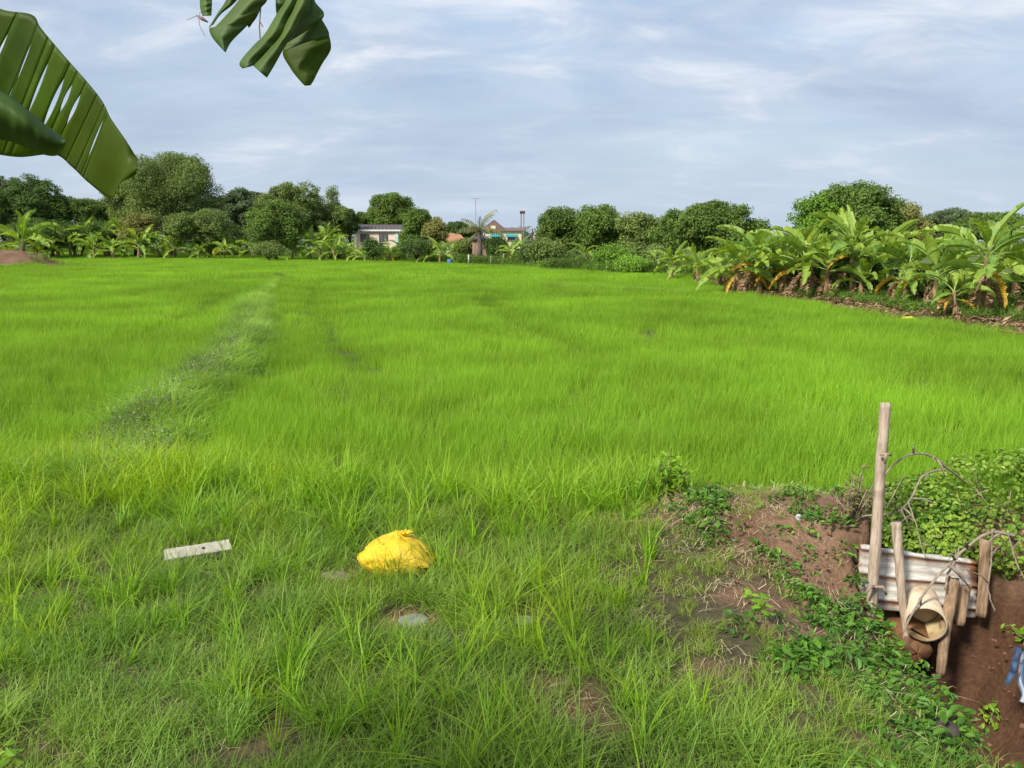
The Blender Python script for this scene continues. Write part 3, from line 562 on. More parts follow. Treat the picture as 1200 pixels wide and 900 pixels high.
tree('mango_tree', 'brownish flushed mango crown at the right of the yellowish mango', 'tree', 1052, 238, 325, 66, 32, K['flush'], 38, lobes=9, ls=.105, cl=700, nlf=20, cr=.2)
tree('fruit_bush', 'yellow-green bush at the left end of the banana row', 'bush', 882, 278, 330, 60, 33, K['lime'], 39, ls=.10, cl=500, cr=.2)
tree('shade_tree', 'distant grey-green trees behind the right-hand bananas', 'tree', 1110, 248, 285, 80, 95, K['grey'], 40, ls=.22)
tree('shade_tree', 'distant dark tree at the right behind the tallest banana plant', 'tree', 1160, 250, 285, 70, 90, K['mango'], 41, ls=.22)
tree('fruit_bush', 'low dark bush behind the stems of the right-hand bananas', 'bush', 1090, 318, 366, 76, 22, K['dark'], 42, ls=.09, cl=500, cr=.15)
tree('fruit_bush', 'dark bush filling the gap under the middle bananas', 'bush', 1020, 300, 350, 90, 25, K['dark'], 43, ls=.09, cl=500, cr=.16)
tree('fruit_bush', 'dark bush at the right picture edge under the bananas', 'bush', 1205, 322, 380, 76, 21, K['dark'], 44, ls=.09, cl=500, cr=.15)
tree('fruit_bush', 'dark bush behind the left half of the banana row', 'bush', 930, 295, 340, 100, 29, K['dark'], 45, ls=.10, cl=500, cr=.16)
tree('fruit_bush', 'dark low bush under the leftmost tall trees', 'bush', 60, 260, 294, 90, 80, K['dark'], 46, ls=.16)
tree('fruit_bush', 'dark low bush behind the left row of bananas', 'bush', 125, 262, 296, 80, 82, K['dark'], 47, ls=.16)
tree('fruit_bush', 'bright small bush with yellow shoots at the left field edge', 'bush', 315, 286, 302, 34, 66, K['olive'], 48, ls=.12)
# distant wood
rngw = np.random.default_rng(77); parts = []
for i in range(46):
    a = -.95+1.9*i/45+rngw.uniform(-.01, .01); d = rngw.uniform(150, 185); x, y = sin(a)*d*1.25, cos(a)*d; r = rngw.uniform(4, 7); h = rngw.uniform(3.2, 5.2)
    V, Fc, C = crown_leaves([(x, y, h*.5, r, r, h*.5), (x+r*.5, y, h*.7, r*.5, r*.5, h*.35), (x-r*.6, y, h*.6, r*.5, r*.5, h*.35)], 110, 10, .6, .7, rngw, .5, .2, .6, -.3); parts.append((V, Fc, C, 0))
tag(link('distant_wood', mesh_np('distant_wood', parts, [K['grey']])), 'far low line of grey-green woodland behind all the trees', 'wood', None, 'stuff')

# ------------------------------------------------------------------ banana plants
def banmat(name, a, b, rib=False, trans=.4, edge=(.38, .33, .03), eamt=.5):
    g = G(name); r, t = g.col(); oi = g.N('ShaderNodeObjectInfo').outputs['Random']; o = g.obj()
    c = g.mix(g.math('ADD', g.math('MULTIPLY', r, .45), g.math('MULTIPLY', oi, .55)), a, b)
    n = g.noise(4, 4, .6, o); c = g.mix(1, c, g.ramp(n, [(.3, .8), (.7, 1.2)]), 'MULTIPLY')
    f = g.math('MULTIPLY', g.math('POWER', t, 5.0), g.ramp(g.noise(2.5, 3, .5, o), [(.45, 0), (.6, 1)])); c = g.mix(g.math('MULTIPLY', f, eamt), c, edge)
    w = g.N('ShaderNodeTexWave'); w.inputs['Scale'].default_value = 14; w.inputs['Distortion'].default_value = .4; g.L(o, w.inputs[0])
    return g.out(c, .42, .45, g.bump(w.outputs[0], .25, .01), trans=trans, tcol=g.mix(1, c, (1.35, 1.2, .4), 'MULTIPLY'))
BG = banmat('banana_leaf_green', (.12, .24, .045), (.28, .42, .06)); BL = banmat('banana_leaf_pale', (.17, .32, .06), (.36, .47, .06))
BY = banmat('banana_leaf_yellow', (.52, .30, .03), (.62, .42, .05), edge=(.25, .13, .05)); BD = banmat('banana_leaf_dead', (.16, .085, .045), (.40, .26, .15), trans=.15, edge=(.1, .05, .03))
BR = plain('banana_midrib', (.26, .34, .10), .5, .15, 8, .1); BRD = plain('banana_midrib_dry', (.34, .22, .12), .7, .2, 8, .1)
def stem_mat():
    g = G('banana_stem_sheath'); v = g.mapv(g.obj(), (9, 9, 1.2)); n = g.noise(2.2, 5, .6, v)
    c = g.ramp(n, [(.3, (.06, .03, .018)), (.48, (.20, .115, .06)), (.6, (.26, .22, .09)), (.75, (.38, .27, .16))]); return g.out(c, .7, .3, g.bump(n, .6, .02))
BS = stem_mat()
def banana_leaf(name, L, Wd, e0, e1, tear, seed, mats, n=22, petiole=.16, crumple=0.0, foldv=.35):
    rng = np.random.default_rng(seed); th = [e0+(e1-e0)*(i/n)**1.15 for i in range(n+1)]; p = [Vector((0, 0, 0))]; T = []
    for i in range(n+1):
        t = Vector((cos(th[i]), .04*sin(i*.5+seed)*1, sin(th[i]))).normalized(); T.append(t)
        if i < n: p.append(p[-1]+t*(L/n))
    V = []; Fq = []; C = []
    def wd(s):
        s = (s-petiole)/(1-petiole)
        return 0 if s <= 0 else Wd/2*min(1, (s*5)**.6)*max(0, 1-s**3.2)**.75+.004
    for side in (-1, 1):
        droop = rng.uniform(.0, .5); torn = True
        for i in range(n):
            s0, s1 = i/n, (i+1)/n
            if s1 <= petiole: continue
            if rng.uniform() < tear: droop = foldv+rng.uniform(-.25, .75); torn = True
            else: torn = False
            S_ = Vector((0, side, 0)); gap = (L/n)*.28*rng.uniform(.2, 1) if torn else 0; tn = rng.uniform(0, 1); cols = []
            for ii, sh in ((i, gap), (i+1, 0)):
                N_ = S_.cross(T[ii])*side; N_.normalize(); w = wd(ii/n)*(rng.uniform(.9, 1.05) if crumple == 0 else rng.uniform(.5, 1.1)); row = []
                for q, (f, dr) in enumerate(((0, 0), (.5, .6), (1, 1))):
                    a = -foldv*.6+droop*f+crumple*rng.uniform(-1, 1); a = a+.3*f
                    fw = .30*f*f
                    row.append(p[ii]+S_*(w*f*cos(a*.9))+N_*(-w*f*sin(a))*-1*-1+T[ii]*(w*fw+sh*f))
                cols.append(row)
            o = len(V)
            for row in cols: V += row
            C += [(tn, 0), (tn, .5), (tn, 1)]*2
            Fq += [(o, o+1, o+4, o+3), (o+1, o+2, o+5, o+4)] if side > 0 else [(o, o+3, o+4, o+1), (o+1, o+4, o+5, o+2)]
    parts = [(np.array([tuple(v) for v in V]), np.array(Fq), np.array(C), 0)]
    mb = MB(); mb.tube([p[i]-Vector((0, 0, .004)) for i in range(0, n+1, 2)], [max(.003, .022*L/1.8*(1-i/n*.9)) for i in range(0, n+1, 2)], 5, 0, False)
    parts.append((np.array([tuple(v) for v in mb.v]), np.array(mb.f), None, 1)); return mesh_np(name, parts, mats)
def R2(a): return radians(a)
POOL = {'up': [], 'mid': [], 'arch': [], 'low': [], 'yellow': [], 'dead': []}
for k in range(3):
    for key, e0, e1 in (('up', 80, 44), ('mid', 66, -8), ('arch', 50, -36), ('low', 22, -58)):
        POOL[key].append(banana_leaf('leaf', 1.8+.15*k, .45+.03*k, R2(e0-5*k), R2(e1-8*k), .30+.22*k if key != 'up' else .12, 10*k+len(key), [BL if key in ('up', ) or k >= 1 else BG, BR], foldv=.30))
    POOL['yellow'].append(banana_leaf('leaf', 1.5, .34, R2(20-15*k), R2(-78), .35, 60+k, [BY, BR], crumple=.2, foldv=.6))
    POOL['dead'].append(banana_leaf('leaf', 1.35, .42, R2(-35-14*k), R2(-88), .6, 80+k, [BD, BRD], crumple=.8, foldv=.9, n=14))
STEMS = []
for k in range(3):
    mb = MB(); r = random.Random(k); mb.tube([(0, 0, -.1), (.02, 0, .3), (.05*(k-1), .02, .8), (.09*(k-1), .04, 1.25), (.1*(k-1), .04, 1.45)], [.14, .12, .095, .075, .05], 9, 0, True, .06, r)
    o = mb.build('pseudostem', BS, None, True); STEMS.append(o.data); bpy.data.objects.remove(o)
def banana(label, x, y, scale, seed, nleaf=8, nup=1, nyel=1, ndead=3, stemh=1.15, lean=(0, 0), group=None, wind=0, name='banana_plant'):
    r = random.Random(seed); g0 = float(H(x, y)); e = empty(name, (x, y, g0), label, 'banana plant', group); e.scale = (scale,)*3; e.rotation_euler = (lean[1], lean[0], 0)
    k = r.randrange(3); sz = stemh/1.45; st = link('pseudostem', STEMS[k], e); st.scale = (1, 1, sz)
    tx, ty = .1*(k-1), .04; a0 = r.uniform(0, 6.28)
    def leaf(key, az, z, sc, tilt=0):
        o = link('leaf', r.choice(POOL[key]), e); f = min(1, z/stemh); o.location = (tx*f, ty*f, z); o.scale = (sc, sc*r.uniform(.85, 1.15), sc); o.rotation_euler = (r.uniform(-.5, .5), tilt+r.uniform(-.18, .18), az)
        return o
    for i in range(nleaf):
        f = i/max(1, nleaf-1); key = 'mid' if f < .4 else ('arch' if f < .75 else 'low'); leaf(key, a0+i*2.4+r.uniform(-.3, .3), stemh*(1.0-.22*f)-.02, r.uniform(.85, 1.1))
    for i in range(nup): leaf('up', a0+r.uniform(0, 6), stemh*.98, r.uniform(.8, 1.0))
    for i in range(nyel): leaf('yellow', a0+1.2+i*2.1, stemh*r.uniform(.62, .8), r.uniform(.75, 1))
    for i in range(ndead): leaf('dead', a0+i*1.7, stemh*r.uniform(.4, .85), r.uniform(.5, .5+.45))
    return e
def banana_at(label, px, base, top, t, seed, **kw):
    b = D(px, base, t); g0 = float(H(b[0], b[1])); zt = D(px, top, t)[2]; h = zt-g0
    sh = kw.pop('stemh', 1.2)*1.0; full = sh+1.0+(.4 if kw.get('nup', 1) else 0); kw['nleaf'] = kw.get('nleaf', 8)+2; kw['ndead'] = kw.get('ndead', 3)+(3 if t < 36 else 0); return banana(label, b[0], b[1], h/full, seed, stemh=sh, **kw)
RIGHT = 'bananas along the right edge of the paddy'
for a in [
    ('tall banana plant at the right, newest leaf pointing up, brown shaggy stem', 1154, 374, 232, 18.3, 1, dict(nleaf=10, nup=1, nyel=2, ndead=5, stemh=1.7)),
    ('short yellowing banana plant with a pale leaning stem left of the tall shaggy one', 1118, 372, 312, 18.3, 2, dict(nleaf=4, nup=0, nyel=3, ndead=3, stemh=1.2)),
    ('banana plant cut by the right picture edge beside the tall shaggy one', 1215, 382, 258, 18.0, 3, dict(nleaf=9, nyel=1, ndead=3)),
    ('leafy banana plant behind and right of the tall shaggy one', 1188, 362, 262, 20.5, 4, dict(nleaf=9, nyel=0, ndead=2)),
    ('banana plant with drooping blades left of the yellowing short one', 1092, 366, 268, 20.3, 5, dict(nleaf=9, nup=1, nyel=1, ndead=3)),
    ('banana plant in the gap with yellow leaf tips right of the straight-stemmed one', 1058, 358, 270, 21.8, 6, dict(nleaf=9, nup=0, nyel=2, ndead=2)),
    ('small banana sucker among the grass between the two tall bananas', 1072, 362, 312, 21.5, 7, dict(nleaf=6, nup=1, nyel=0, ndead=0, stemh=.7)),
    ('straight-stemmed tall banana plant with a fresh upright leaf under the big mango', 998, 350, 238, 24.0, 8, dict(nleaf=9, nup=2, nyel=1, ndead=2, stemh=1.8)),
    ('banana plant close behind the straight-stemmed one on its right', 1024, 346, 258, 25.5, 9, dict(nleaf=8, nyel=1, ndead=2)),
    ('banana plant with a dense brown skirt left of the straight-stemmed one', 966, 350, 262, 24.3, 10, dict(nleaf=9, nyel=1, ndead=6)),
    ('low young banana plant at the feet of the straight-stemmed one', 1008, 351, 300, 23.6, 11, dict(nleaf=7, nup=0, nyel=1, ndead=2, stemh=.9)),
    ('banana plant with long downward green blades in the middle of the row', 942, 348, 252, 25.2, 12, dict(nleaf=10, nup=1, nyel=1, ndead=5)),
    ('banana plant with brown trunk rags third from the left end of the dense row', 918, 344, 266, 26.4, 13, dict(nleaf=9, nup=1, nyel=1, ndead=6)),
    ('banana plant with pale sunlit blades behind the middle of the row', 930, 338, 262, 28.0, 14, dict(nleaf=9, nup=0, nyel=1, ndead=1)),
    ('banana plant with ragged orange-brown stem second from the left of the dense row', 890, 342, 268, 27.0, 15, dict(nleaf=9, nup=0, nyel=2, ndead=6)),
    ('banana plant with a yellow-orange stem at the left end of the dense row', 862, 343, 276, 27.0, 16, dict(nleaf=8, nup=0, nyel=2, ndead=6)),
    ('banana plant standing back between the dense row and the dome-shaped mango', 872, 336, 284, 30.5, 17, dict(nleaf=8, nyel=1, ndead=1)),
    ('lone banana plant with an orange stem just left of the dense row', 818, 325, 284, 34.5, 18, dict(nleaf=8, nup=1, nyel=0, ndead=4)),
    ('banana plant half hidden by the left end of the dense row', 843, 330, 288, 32.0, 19, dict(nleaf=8, nup=1, nyel=1, ndead=2)),
    ('banana plant with a bare green stem in front of the dome-shaped mango', 787, 321, 284, 37.5, 20, dict(nleaf=8, nup=1, nyel=0, ndead=1)),
    ('banana plant with dark rags right of the small sucker', 1128, 362, 288, 21.5, 21, dict(nleaf=7, nup=0, nyel=1, ndead=3)),
    ('banana plant in the second rank behind the brown-skirted one', 978, 342, 270, 27.5, 22, dict(nleaf=8, nup=0, nyel=1, ndead=2)),
]: banana_at(a[0], a[1], a[2], a[3], a[4], a[5], group=RIGHT, **a[6])
FAR = 'small bananas along the far edge of the paddy'
for a in [
    ('banana between the bright clump and the red mound edge at far left', 46, 290, 262, 76, 131, dict(nleaf=9, nyel=0, ndead=0)),
    ('banana with pale blades left of the first tall one under the leaf tip', 82, 294, 262, 78, 132, dict(nleaf=9, nyel=0, ndead=1)),
    ('low banana in front of the two tall ones under the leaf tip', 110, 296, 270, 76, 133, dict(nleaf=9, nyel=0, ndead=1, stemh=.9)),
    ('low banana left of the bright one at the field edge', 133, 297, 272, 75, 134, dict(nleaf=8, nyel=0, ndead=1, stemh=.9)),
    ('short banana between the rail and the yellowish banana', 232, 299, 280, 74, 135, dict(nleaf=7, nyel=1, ndead=0, stemh=.8)),
    ('left-hand one of the twin bright bananas before the thicket', 262, 300, 277, 73, 136, dict(nleaf=9, nyel=1, ndead=0)),
    ('pale banana in front of the patch of bananas by the house', 392, 302, 276, 68, 137, dict(nleaf=10, nyel=0, ndead=0)),
    ('low spreading banana under the house between window and wall end', 427, 303, 289, 66, 138, dict(nleaf=8, nyel=0, ndead=0, stemh=.9)),
    ('banana close to the right side of the feathery shrub', 503, 305, 284, 61, 139, dict(nleaf=8, nyel=0, ndead=0)),
    ('low banana right of the one under the floodlight mast', 630, 309, 288, 54, 140, dict(nleaf=8, nyel=0, ndead=0, stemh=.9)),
    ('big bright banana clump plant behind the red mound at far left', 24, 288, 246, 72, 101, dict(nleaf=11, nup=3, nyel=0, ndead=0, stemh=.8)),
    ('dull blue-green banana plant right of the bright one behind the mound', 68, 292, 266, 78, 102, dict(nleaf=8, nyel=0, ndead=0)),
    ('first of the taller bananas below the hanging leaf tip', 96, 293, 252, 80, 103, dict(nleaf=9, nyel=0, ndead=0)),
    ('taller banana with pale blades below the hanging leaf tip', 124, 293, 248, 80, 104, dict(nleaf=9, nyel=0, ndead=1)),
    ('slim banana with an upright blade left of the bright low one', 143, 294, 256, 79, 105, dict(nleaf=7, nup=2, nyel=0, ndead=0)),
    ('bright low banana at the field edge in front of the small yellowish bush', 162, 297, 262, 76, 106, dict(nleaf=10, nyel=0, ndead=1, stemh=1.0)),
    ('banana right of the bright low one with a brown rag', 186, 297, 268, 77, 107, dict(nleaf=8, nyel=0, ndead=2)),
    ('small bright banana left of the wooden rail', 205, 298, 272, 76, 108, dict(nleaf=8, nyel=0, ndead=1, stemh=1.0)),
    ('yellowish banana left of the twin bananas', 246, 299, 274, 75, 109, dict(nleaf=8, nyel=1, ndead=1)),
    ('right-hand one of the twin bright bananas before the thicket', 272, 299, 273, 75, 110, dict(nleaf=8, nyel=1, ndead=1)),
    ('small banana hidden against the rounded dark bush', 296, 300, 272, 74, 111, dict(nleaf=7, nyel=0, ndead=1)),
    ('tiny single banana in front of the rounded dark bush', 343, 301, 283, 70, 112, dict(nleaf=5, nup=0, nyel=0, ndead=0)),
    ('banana at the left end of the bright patch by the house', 364, 301, 266, 71, 113, dict(nleaf=9, nyel=0, ndead=0)),
    ('tallest banana of the bright patch left of the house', 384, 300, 260, 73, 114, dict(nleaf=10, nup=2, nyel=0, ndead=0)),
    ('front banana of the bright patch left of the house', 376, 302, 274, 69, 115, dict(nleaf=9, nyel=1, ndead=1)),
    ('banana under the left window of the house', 402, 302, 279, 69, 116, dict(nleaf=9, nyel=0, ndead=1)),
    ('banana at the right end of the bright patch under the house wall', 418, 302, 286, 68, 117, dict(nleaf=9, nyel=0, ndead=1)),
    ('yellowing banana between the dark round bush and the feathery shrub', 456, 304, 281, 65, 118, dict(nleaf=8, nyel=3, ndead=1)),
    ('banana leaning left of the feathery shrub', 470, 304, 276, 66, 119, dict(nleaf=8, nyel=0, ndead=1)),
    ('banana with a yellow-green bare stem below the orange roof', 515, 306, 278, 60, 120, dict(nleaf=7, nup=1, nyel=0, ndead=0)),
    ('banana left of the blue barrel with thin stem', 531, 305, 282, 63, 121, dict(nleaf=7, nup=0, nyel=0, ndead=0)),
    ('banana with a hanging yellow leaf below the yellow house', 598, 309, 280, 57, 122, dict(nleaf=8, nyel=2, ndead=1)),
    ('banana directly under the floodlight mast', 612, 308, 276, 58, 123, dict(nleaf=8, nyel=0, ndead=1)),
    ('lone banana with arched blades in front of the second mango tree', 685, 312, 286, 51, 124, dict(nleaf=8, nup=0, nyel=0, ndead=2)),
    ('pale banana by the red shrine', 770, 318, 294, 43, 125, dict(nleaf=7, nup=0, nyel=1, ndead=1)),
]: banana_at(a[0], a[1], a[2], a[3], a[4], a[5], group=FAR, **a[6])

# ------------------------------------------------------------------ coconut palm
def palm(label, px, base, top, t, seed):
    b = D(px, base, t); x, y = b[0], b[1]; g0 = float(H(x, y)); h = D(px, top, t)[2]-g0; r = np.random.default_rng(seed); e = empty('coconut_palm', (x, y, g0), label, 'palm tree')
    mb = MB(); mb.tube([(0, 0, -.1), (.05, 0, h*.3), (0, 0, h*.62)], [.28, .2, .16], 9, 0, True, .05, random.Random(2)); mb.build('trunk', M['bark'], e, True)
    pm = leafmat('palm_frond_dull', (.15, .17, .06), (.30, .28, .13), trans=.2)
    for i in range(15):
        az = i*2.4; el = radians(r.uniform(50, 85) if i < 6 else r.uniform(-20, 45)); n = 14; L = h*.6*r.uniform(.8, 1.1); p = np.array([0, 0, h*.62]); pts = [p]; 
        for k in range(n):
            a = el-(k/n)**1.3*(1.2 if i < 6 else 1.5); p = p+np.array([cos(az)*cos(a), sin(az)*cos(a), sin(a)])*L/n; pts.append(p)
        V = []; Fq = []; sd = np.array([-sin(az), cos(az), 0])
        for k in range(1, n):
            for s in (-1, 1):
                o = len(V); l = .62*(1-abs(k/n-.45)*1.2)*r.uniform(.7, 1.1); q = pts[k]; dv = (pts[k+1]-q); tip = q+sd*s*l*.55+dv*.8-np.array([0, 0, l*.75]); V += [q-dv*.25, q+dv*.35, tip+dv*.15, tip]; Fq.append((o, o+1, o+2, o+3))
        mb = MB(); mb.tube(pts, [.03*(1-k/n*.8) for k in range(n+1)], 4, 0, False)
        me = mesh_np('frond', [(np.array(V), np.array(Fq), np.stack([r.uniform(0, 1, len(V)), np.zeros(len(V))], -1), 0), (np.array([tuple(v) for v in mb.v]), np.array(mb.f), None, 0)], [pm]); link('frond', me, e)
palm('half-dead coconut palm with ragged drooping fronds before the yellow house', 562, 306, 250, 62, 5)

# ------------------------------------------------------------------ houses and small built things
MC = plain('cream_render', (.72, .57, .47), .8, .12, 1.2, .1, .01); MYW = plain('yellow_render', (.62, .54, .34), .8, .12, 1.2, .1)
MRF = plain('grey_cement_roof', (.10, .088, .09), .8, .2, 2, .2, .01, stretch=(8, 1, 1)); MWD = plain('brown_window_wood', (.12, .05, .03), .6, .2, 5)
MGL = plain('window_glass', (.10, .12, .13), .15, .2, 2, 0, spec=.6); MWH = plain('white_paint', (.75, .72, .68), .6, .1, 3); MOR = plain('orange_tile_roof', (.36, .18, .10), .7, .2, 3, .3)
MBT = plain('brown_tile_roof', (.17, .115, .10), .8, .2, 3, .3); MBL = plain('turquoise_awning', (.04, .26, .30), .6, .15, 3); MST = plain('galvanised_steel', (.30, .31, .33), .5, .15, 3, metal=.6)
def frame_of(px, bot, t): b = D(px, bot, t); return b[0], b[1], float(H(b[0], b[1]))
x, y, g0 = frame_of(442, 296, 108); s = 108/FPX
h1 = empty('stilted_house', (x, y, g0), 'long cream house with a low grey roof among the trees left of centre', 'house', rz=.10)
zt = D(442, 263, 108)[2]-g0; ze = D(442, 269, 108)[2]-g0; zf = D(442, 291, 108)[2]-g0; wx = 51*s
MB().box((0, 2.2, (ze+zf)/2), (wx, 4.4, ze-zf)).build('wall', MC, h1)
b = MB(); z0 = ze-.05; ov = .55; 
b.add([(-wx/2-ov, -.3, z0), (wx/2+.6, -.3, z0), (wx/2+.6, 2.2, zt), (-wx/2-ov, 2.2, zt), (wx/2+.6, 5.2, z0), (-wx/2-ov, 5.2, z0)]+[(-wx/2-ov, -.3, z0-.12), (wx/2+.6, -.3, z0-.12), (wx/2+.6, 2.2, zt-.12), (-wx/2-ov, 2.2, zt-.12), (wx/2+.6, 5.2, z0-.12), (-wx/2-ov, 5.2, z0-.12)],
      [(0, 1, 2, 3), (3, 2, 4, 5), (6, 9, 8, 7), (9, 11, 10, 8), (0, 6, 7, 1), (5, 4, 10, 11), (1, 7, 8, 2), (2, 8, 10, 4), (0, 3, 9, 6), (3, 5, 11, 9)])
rf = b.build('roof', MRF, h1); 
for i in range(14): MB().box((-wx/2-ov+(i+.5)*(wx+ov+.6)/14, .95, (z0+zt)/2+.03), (.07, 2.6, .05), rx=math.atan2(zt-z0, 2.5)).build('roof_batten', MRF, h1)
MB().box((0, -.33, z0-.08), (wx+1.1, .06, .22)).build('fascia_board', MWH, h1)
for cx in (-wx*.27, wx*.15):
    w = MB().box((cx, -.04, zf+(ze-zf)*.55), (1.2, .10, 1.15)).build('window', MWD, h1)
    for dx in (-.28, .28): MB().box((cx+dx, -.10, zf+(ze-zf)*.55), (.44, .04, .95)).build('pane', MGL, w)
    MB().box((cx, -.12, zf+(ze-zf)*.55-.62), (1.4, .14, .08)).build('sill', MWH, w)
MB().box((wx/2-.3, -.06, (ze+zf)/2-.1), (.5, .06, ze-zf-.3)).build('side_panel', plain('pale_blue_panel', (.50, .58, .62)), h1)
for cx in np.linspace(-wx/2+.3, wx/2-.3, 4):
    for cy in (.3, 4.1): MB().box((cx, cy, zf/2), (.22, .22, zf)).build('stilt', MWH, h1)
MB().box((0, 2.2, zf-.08), (wx+.2, 4.6, .16)).build('floor_slab', MWH, h1)
x, y, g0 = frame_of(412, 296, 107); mb = MB().tube([(0, 0, 0), (0, 0, D(412, 255, 107)[2]-g0)], [.12, .1], 8); o = mb.build('concrete_pole', MWH, None, True, (x, y, g0)); tag(o, 'pale concrete pole at the left end of the grey-roofed house', 'pole')
x, y, g0 = frame_of(372, 290, 100); e = empty('shed', (x, y, g0), 'white flat roof of a low shed behind the bright banana patch', 'shed'); zt = D(372, 265, 100)[2]-g0
MB().box((0, 0, zt), (2.4, 3, .12), rx=.12).build('roof', MWH, e); MB().box((0, 0, zt/2-.15), (2.0, 2.4, zt-.3)).build('wall', MC, e)
# yellow house
x, y, g0 = frame_of(590, 300, 115); s = 115/FPX; h2 = empty('yellow_house', (x, y, g0), 'pale yellow house with brown gable roof and turquoise awnings behind the palm', 'house', rz=-.05)
ze = D(0, 271, 115)[2]-g0; zt = D(0, 259, 115)[2]-g0; wx = 42*s
MB().box((0, 2, ze/2), (wx, 4, ze)).build('wall', MYW, h2)
MB().box((.1, 2.0, ze+.30), (wx+.7, 4.7, .14), rx=.10).build('roof', MBT, h2)
g = -wx*.28; b = MB(); b.add([(g-1.9, -.2, ze+.1), (g+1.9, -.2, ze+.1), (g, -.2, zt+.15), (g-1.9, 4.4, ze+.1), (g+1.9, 4.4, ze+.1), (g, 4.4, zt+.15)], [(0, 1, 2), (5, 4, 3), (0, 2, 5, 3), (1, 4, 5, 2), (0, 3, 4, 1)]); b.build('gable_roof', MBT, h2)
MB().box((g, -.26, ze+.55), (.7, .06, .5)).build('gable_vent', MYW, h2)
for cx in (-wx*.22, wx*.22):
    w = MB().box((cx, -.04, ze-.95), (1.3, .1, .9)).build('window', MWH, h2); MB().box((cx, -.10, ze-.95), (1.1, .04, .7)).build('pane', MGL, w)
    MB().box((cx, -.35, ze-.65), (1.7, .75, .06), rx=.5).build('awning', MBL, h2)
x, y, g0 = frame_of(533, 298, 100); e = empty('orange_roofed_hut', (x, y, g0), 'small hut showing only its orange roof slope below the distant dark tree', 'hut'); zt = D(533, 272, 100)[2]-g0
b = MB(); b.add([(-1.6, -.3, zt-1.0), (1.7, -.3, zt-1.3), (.7, 1.5, zt-.3), (-1.1, 1.5, zt), (-1.6, -.3, zt-1.12), (1.7, -.3, zt-1.42), (.7, 1.5, zt-.42), (-1.1, 1.5, zt-.12)], [(0, 1, 2, 3), (7, 6, 5, 4), (0, 4, 5, 1), (1, 5, 6, 2), (2, 6, 7, 3), (3, 7, 4, 0)]); b.build('roof', MOR, e); MB().box((0, 1.2, (zt-1.4)/2), (2.2, 2.0, zt-1.4)).build('wall', MC, e)
x, y, g0 = frame_of(562, 305, 64); e = empty('lean_to_shed', (x, y, g0), 'pinkish board lean-to at the foot of the coconut palm', 'shed'); MPK = plain('pinkish_boards', (.34, .22, .18), .85, .2, 3)
for i in range(5): MB().box((-.48+i*.24, 0, .95), (.21, .06, 1.7+.06*(i % 2))).build('board', MPK, e)
MB().box((0, .5, 1.95), (1.5, 1.5, .07), rx=.15).build('roof', MRF, e)
for dx in (-.6, .6): MB().box((dx, 1.0, .95), (.09, .09, 1.9)).build('post', MPK, e)
# masts
def mast(name, label, px, top, t, cat):
    x, y, g0 = frame_of(px, 298, t); return empty(name, (x, y, g0), label, cat), D(px, top, t)[2]-g0
e, h = mast('floodlight_mast', 'tall floodlight mast with a dark lamp head right of the yellow house', 612, 249, 130, 'floodlight')
MB().tube([(-.2, 0, 0), (-.2, 0, h)], .10, 6).tube([(.25, 0, 0), (.25, 0, h)], .08, 6).build('mast', MST, e)
for dx in (-.28, .02, .32): MB().box((dx, -.1, h), (.27, .4, .35), rx=.4).build('lamp_head', MWD, e)
e, h = mast('antenna_mast', 'thin antenna mast rising above the palm fronds', 558, 233, 120, 'antenna')
MB().tube([(0, 0, 0), (0, 0, h)], .045, 5).build('mast', MST, e)
MB().box((0, 0, h-.05), (1.5, .05, .05)).box((-.5, 0, h-.05), (.05, .7, .05)).box((.5, 0, h-.05), (.05, .7, .05)).box((0, 0, h-.05), (.05, .9, .05)).build('antenna', MST, e)
e, h = mast('utility_pole', 'thin utility pole with crossarms against the sky under the big banana leaf', 65, 218, 150, 'utility pole')
MB().tube([(0, 0, 0), (0, 0, h)], .10, 6).build('pole', MST, e)
for z in (h-1.6, h-2.6): MB().box((0, 0, z), (2.6, .1, .1)).build('crossarm', MST, e)
# wires beside the pole
pl = D(65, 231, 150); w1 = MB()
for dz in (0, -1.0): w1.tube([(pl[0]-30, pl[1]+20, pl[2]+dz+1.2), (pl[0]-15, pl[1]+10, pl[2]+dz-.2), (pl[0], pl[1], pl[2]+dz), (pl[0]+20, pl[1], pl[2]+dz-1.2), (pl[0]+40, pl[1]+5, pl[2]+dz-.6)], .03, 4)
tag(w1.build('power_line', MST), 'two sagging power lines on the pole at the left', 'power line')
e, h = mast('bare_pole', 'short bare pole beside the leftmost large mango tree', 624, 268, 90, 'pole'); MB().tube([(0, 0, 0), (0, 0, h)], .07, 6).build('pole', MWD, e)
x, y, g0 = frame_of(734, 314, 43); e = empty('spirit_house', (x, y, g0), 'tiny red-brown shrine with a peaked roof among the bushes under the mangoes', 'shrine'); MRD = plain('red_brown_paint', (.30, .07, .04), .7, .15)
MB().tube([(0, 0, 0), (0, 0, .35)], .05, 6).build('post', MRD, e); MB().box((0, 0, .48), (.42, .36, .25)).build('body', MRD, e); MB().add([(-.33, -.28, .6), (.33, -.28, .6), (.33, .28, .6), (-.33, .28, .6), (-.1, 0, .85), (.1, 0, .85)], [(0, 1, 5, 4), (1, 2, 5), (2, 3, 4, 5), (3, 0, 4), (3, 2, 1, 0)]).build('roof', MRD, e)
x, y, g0 = frame_of(527, 307, 58); MB_ = plain('blue_plastic', (.05, .16, .36), .5, .1); o = MB().tube([(0, 0, 0), (0, 0, .06), (0, 0, .3), (0, 0, .52), (0, 0, .56)], [.17, .19, .2, .19, .17], 14).build('barrel', MB_, None, True, (x, y, g0)); tag(o, 'blue plastic barrel at the field edge below the orange roof', 'barrel')
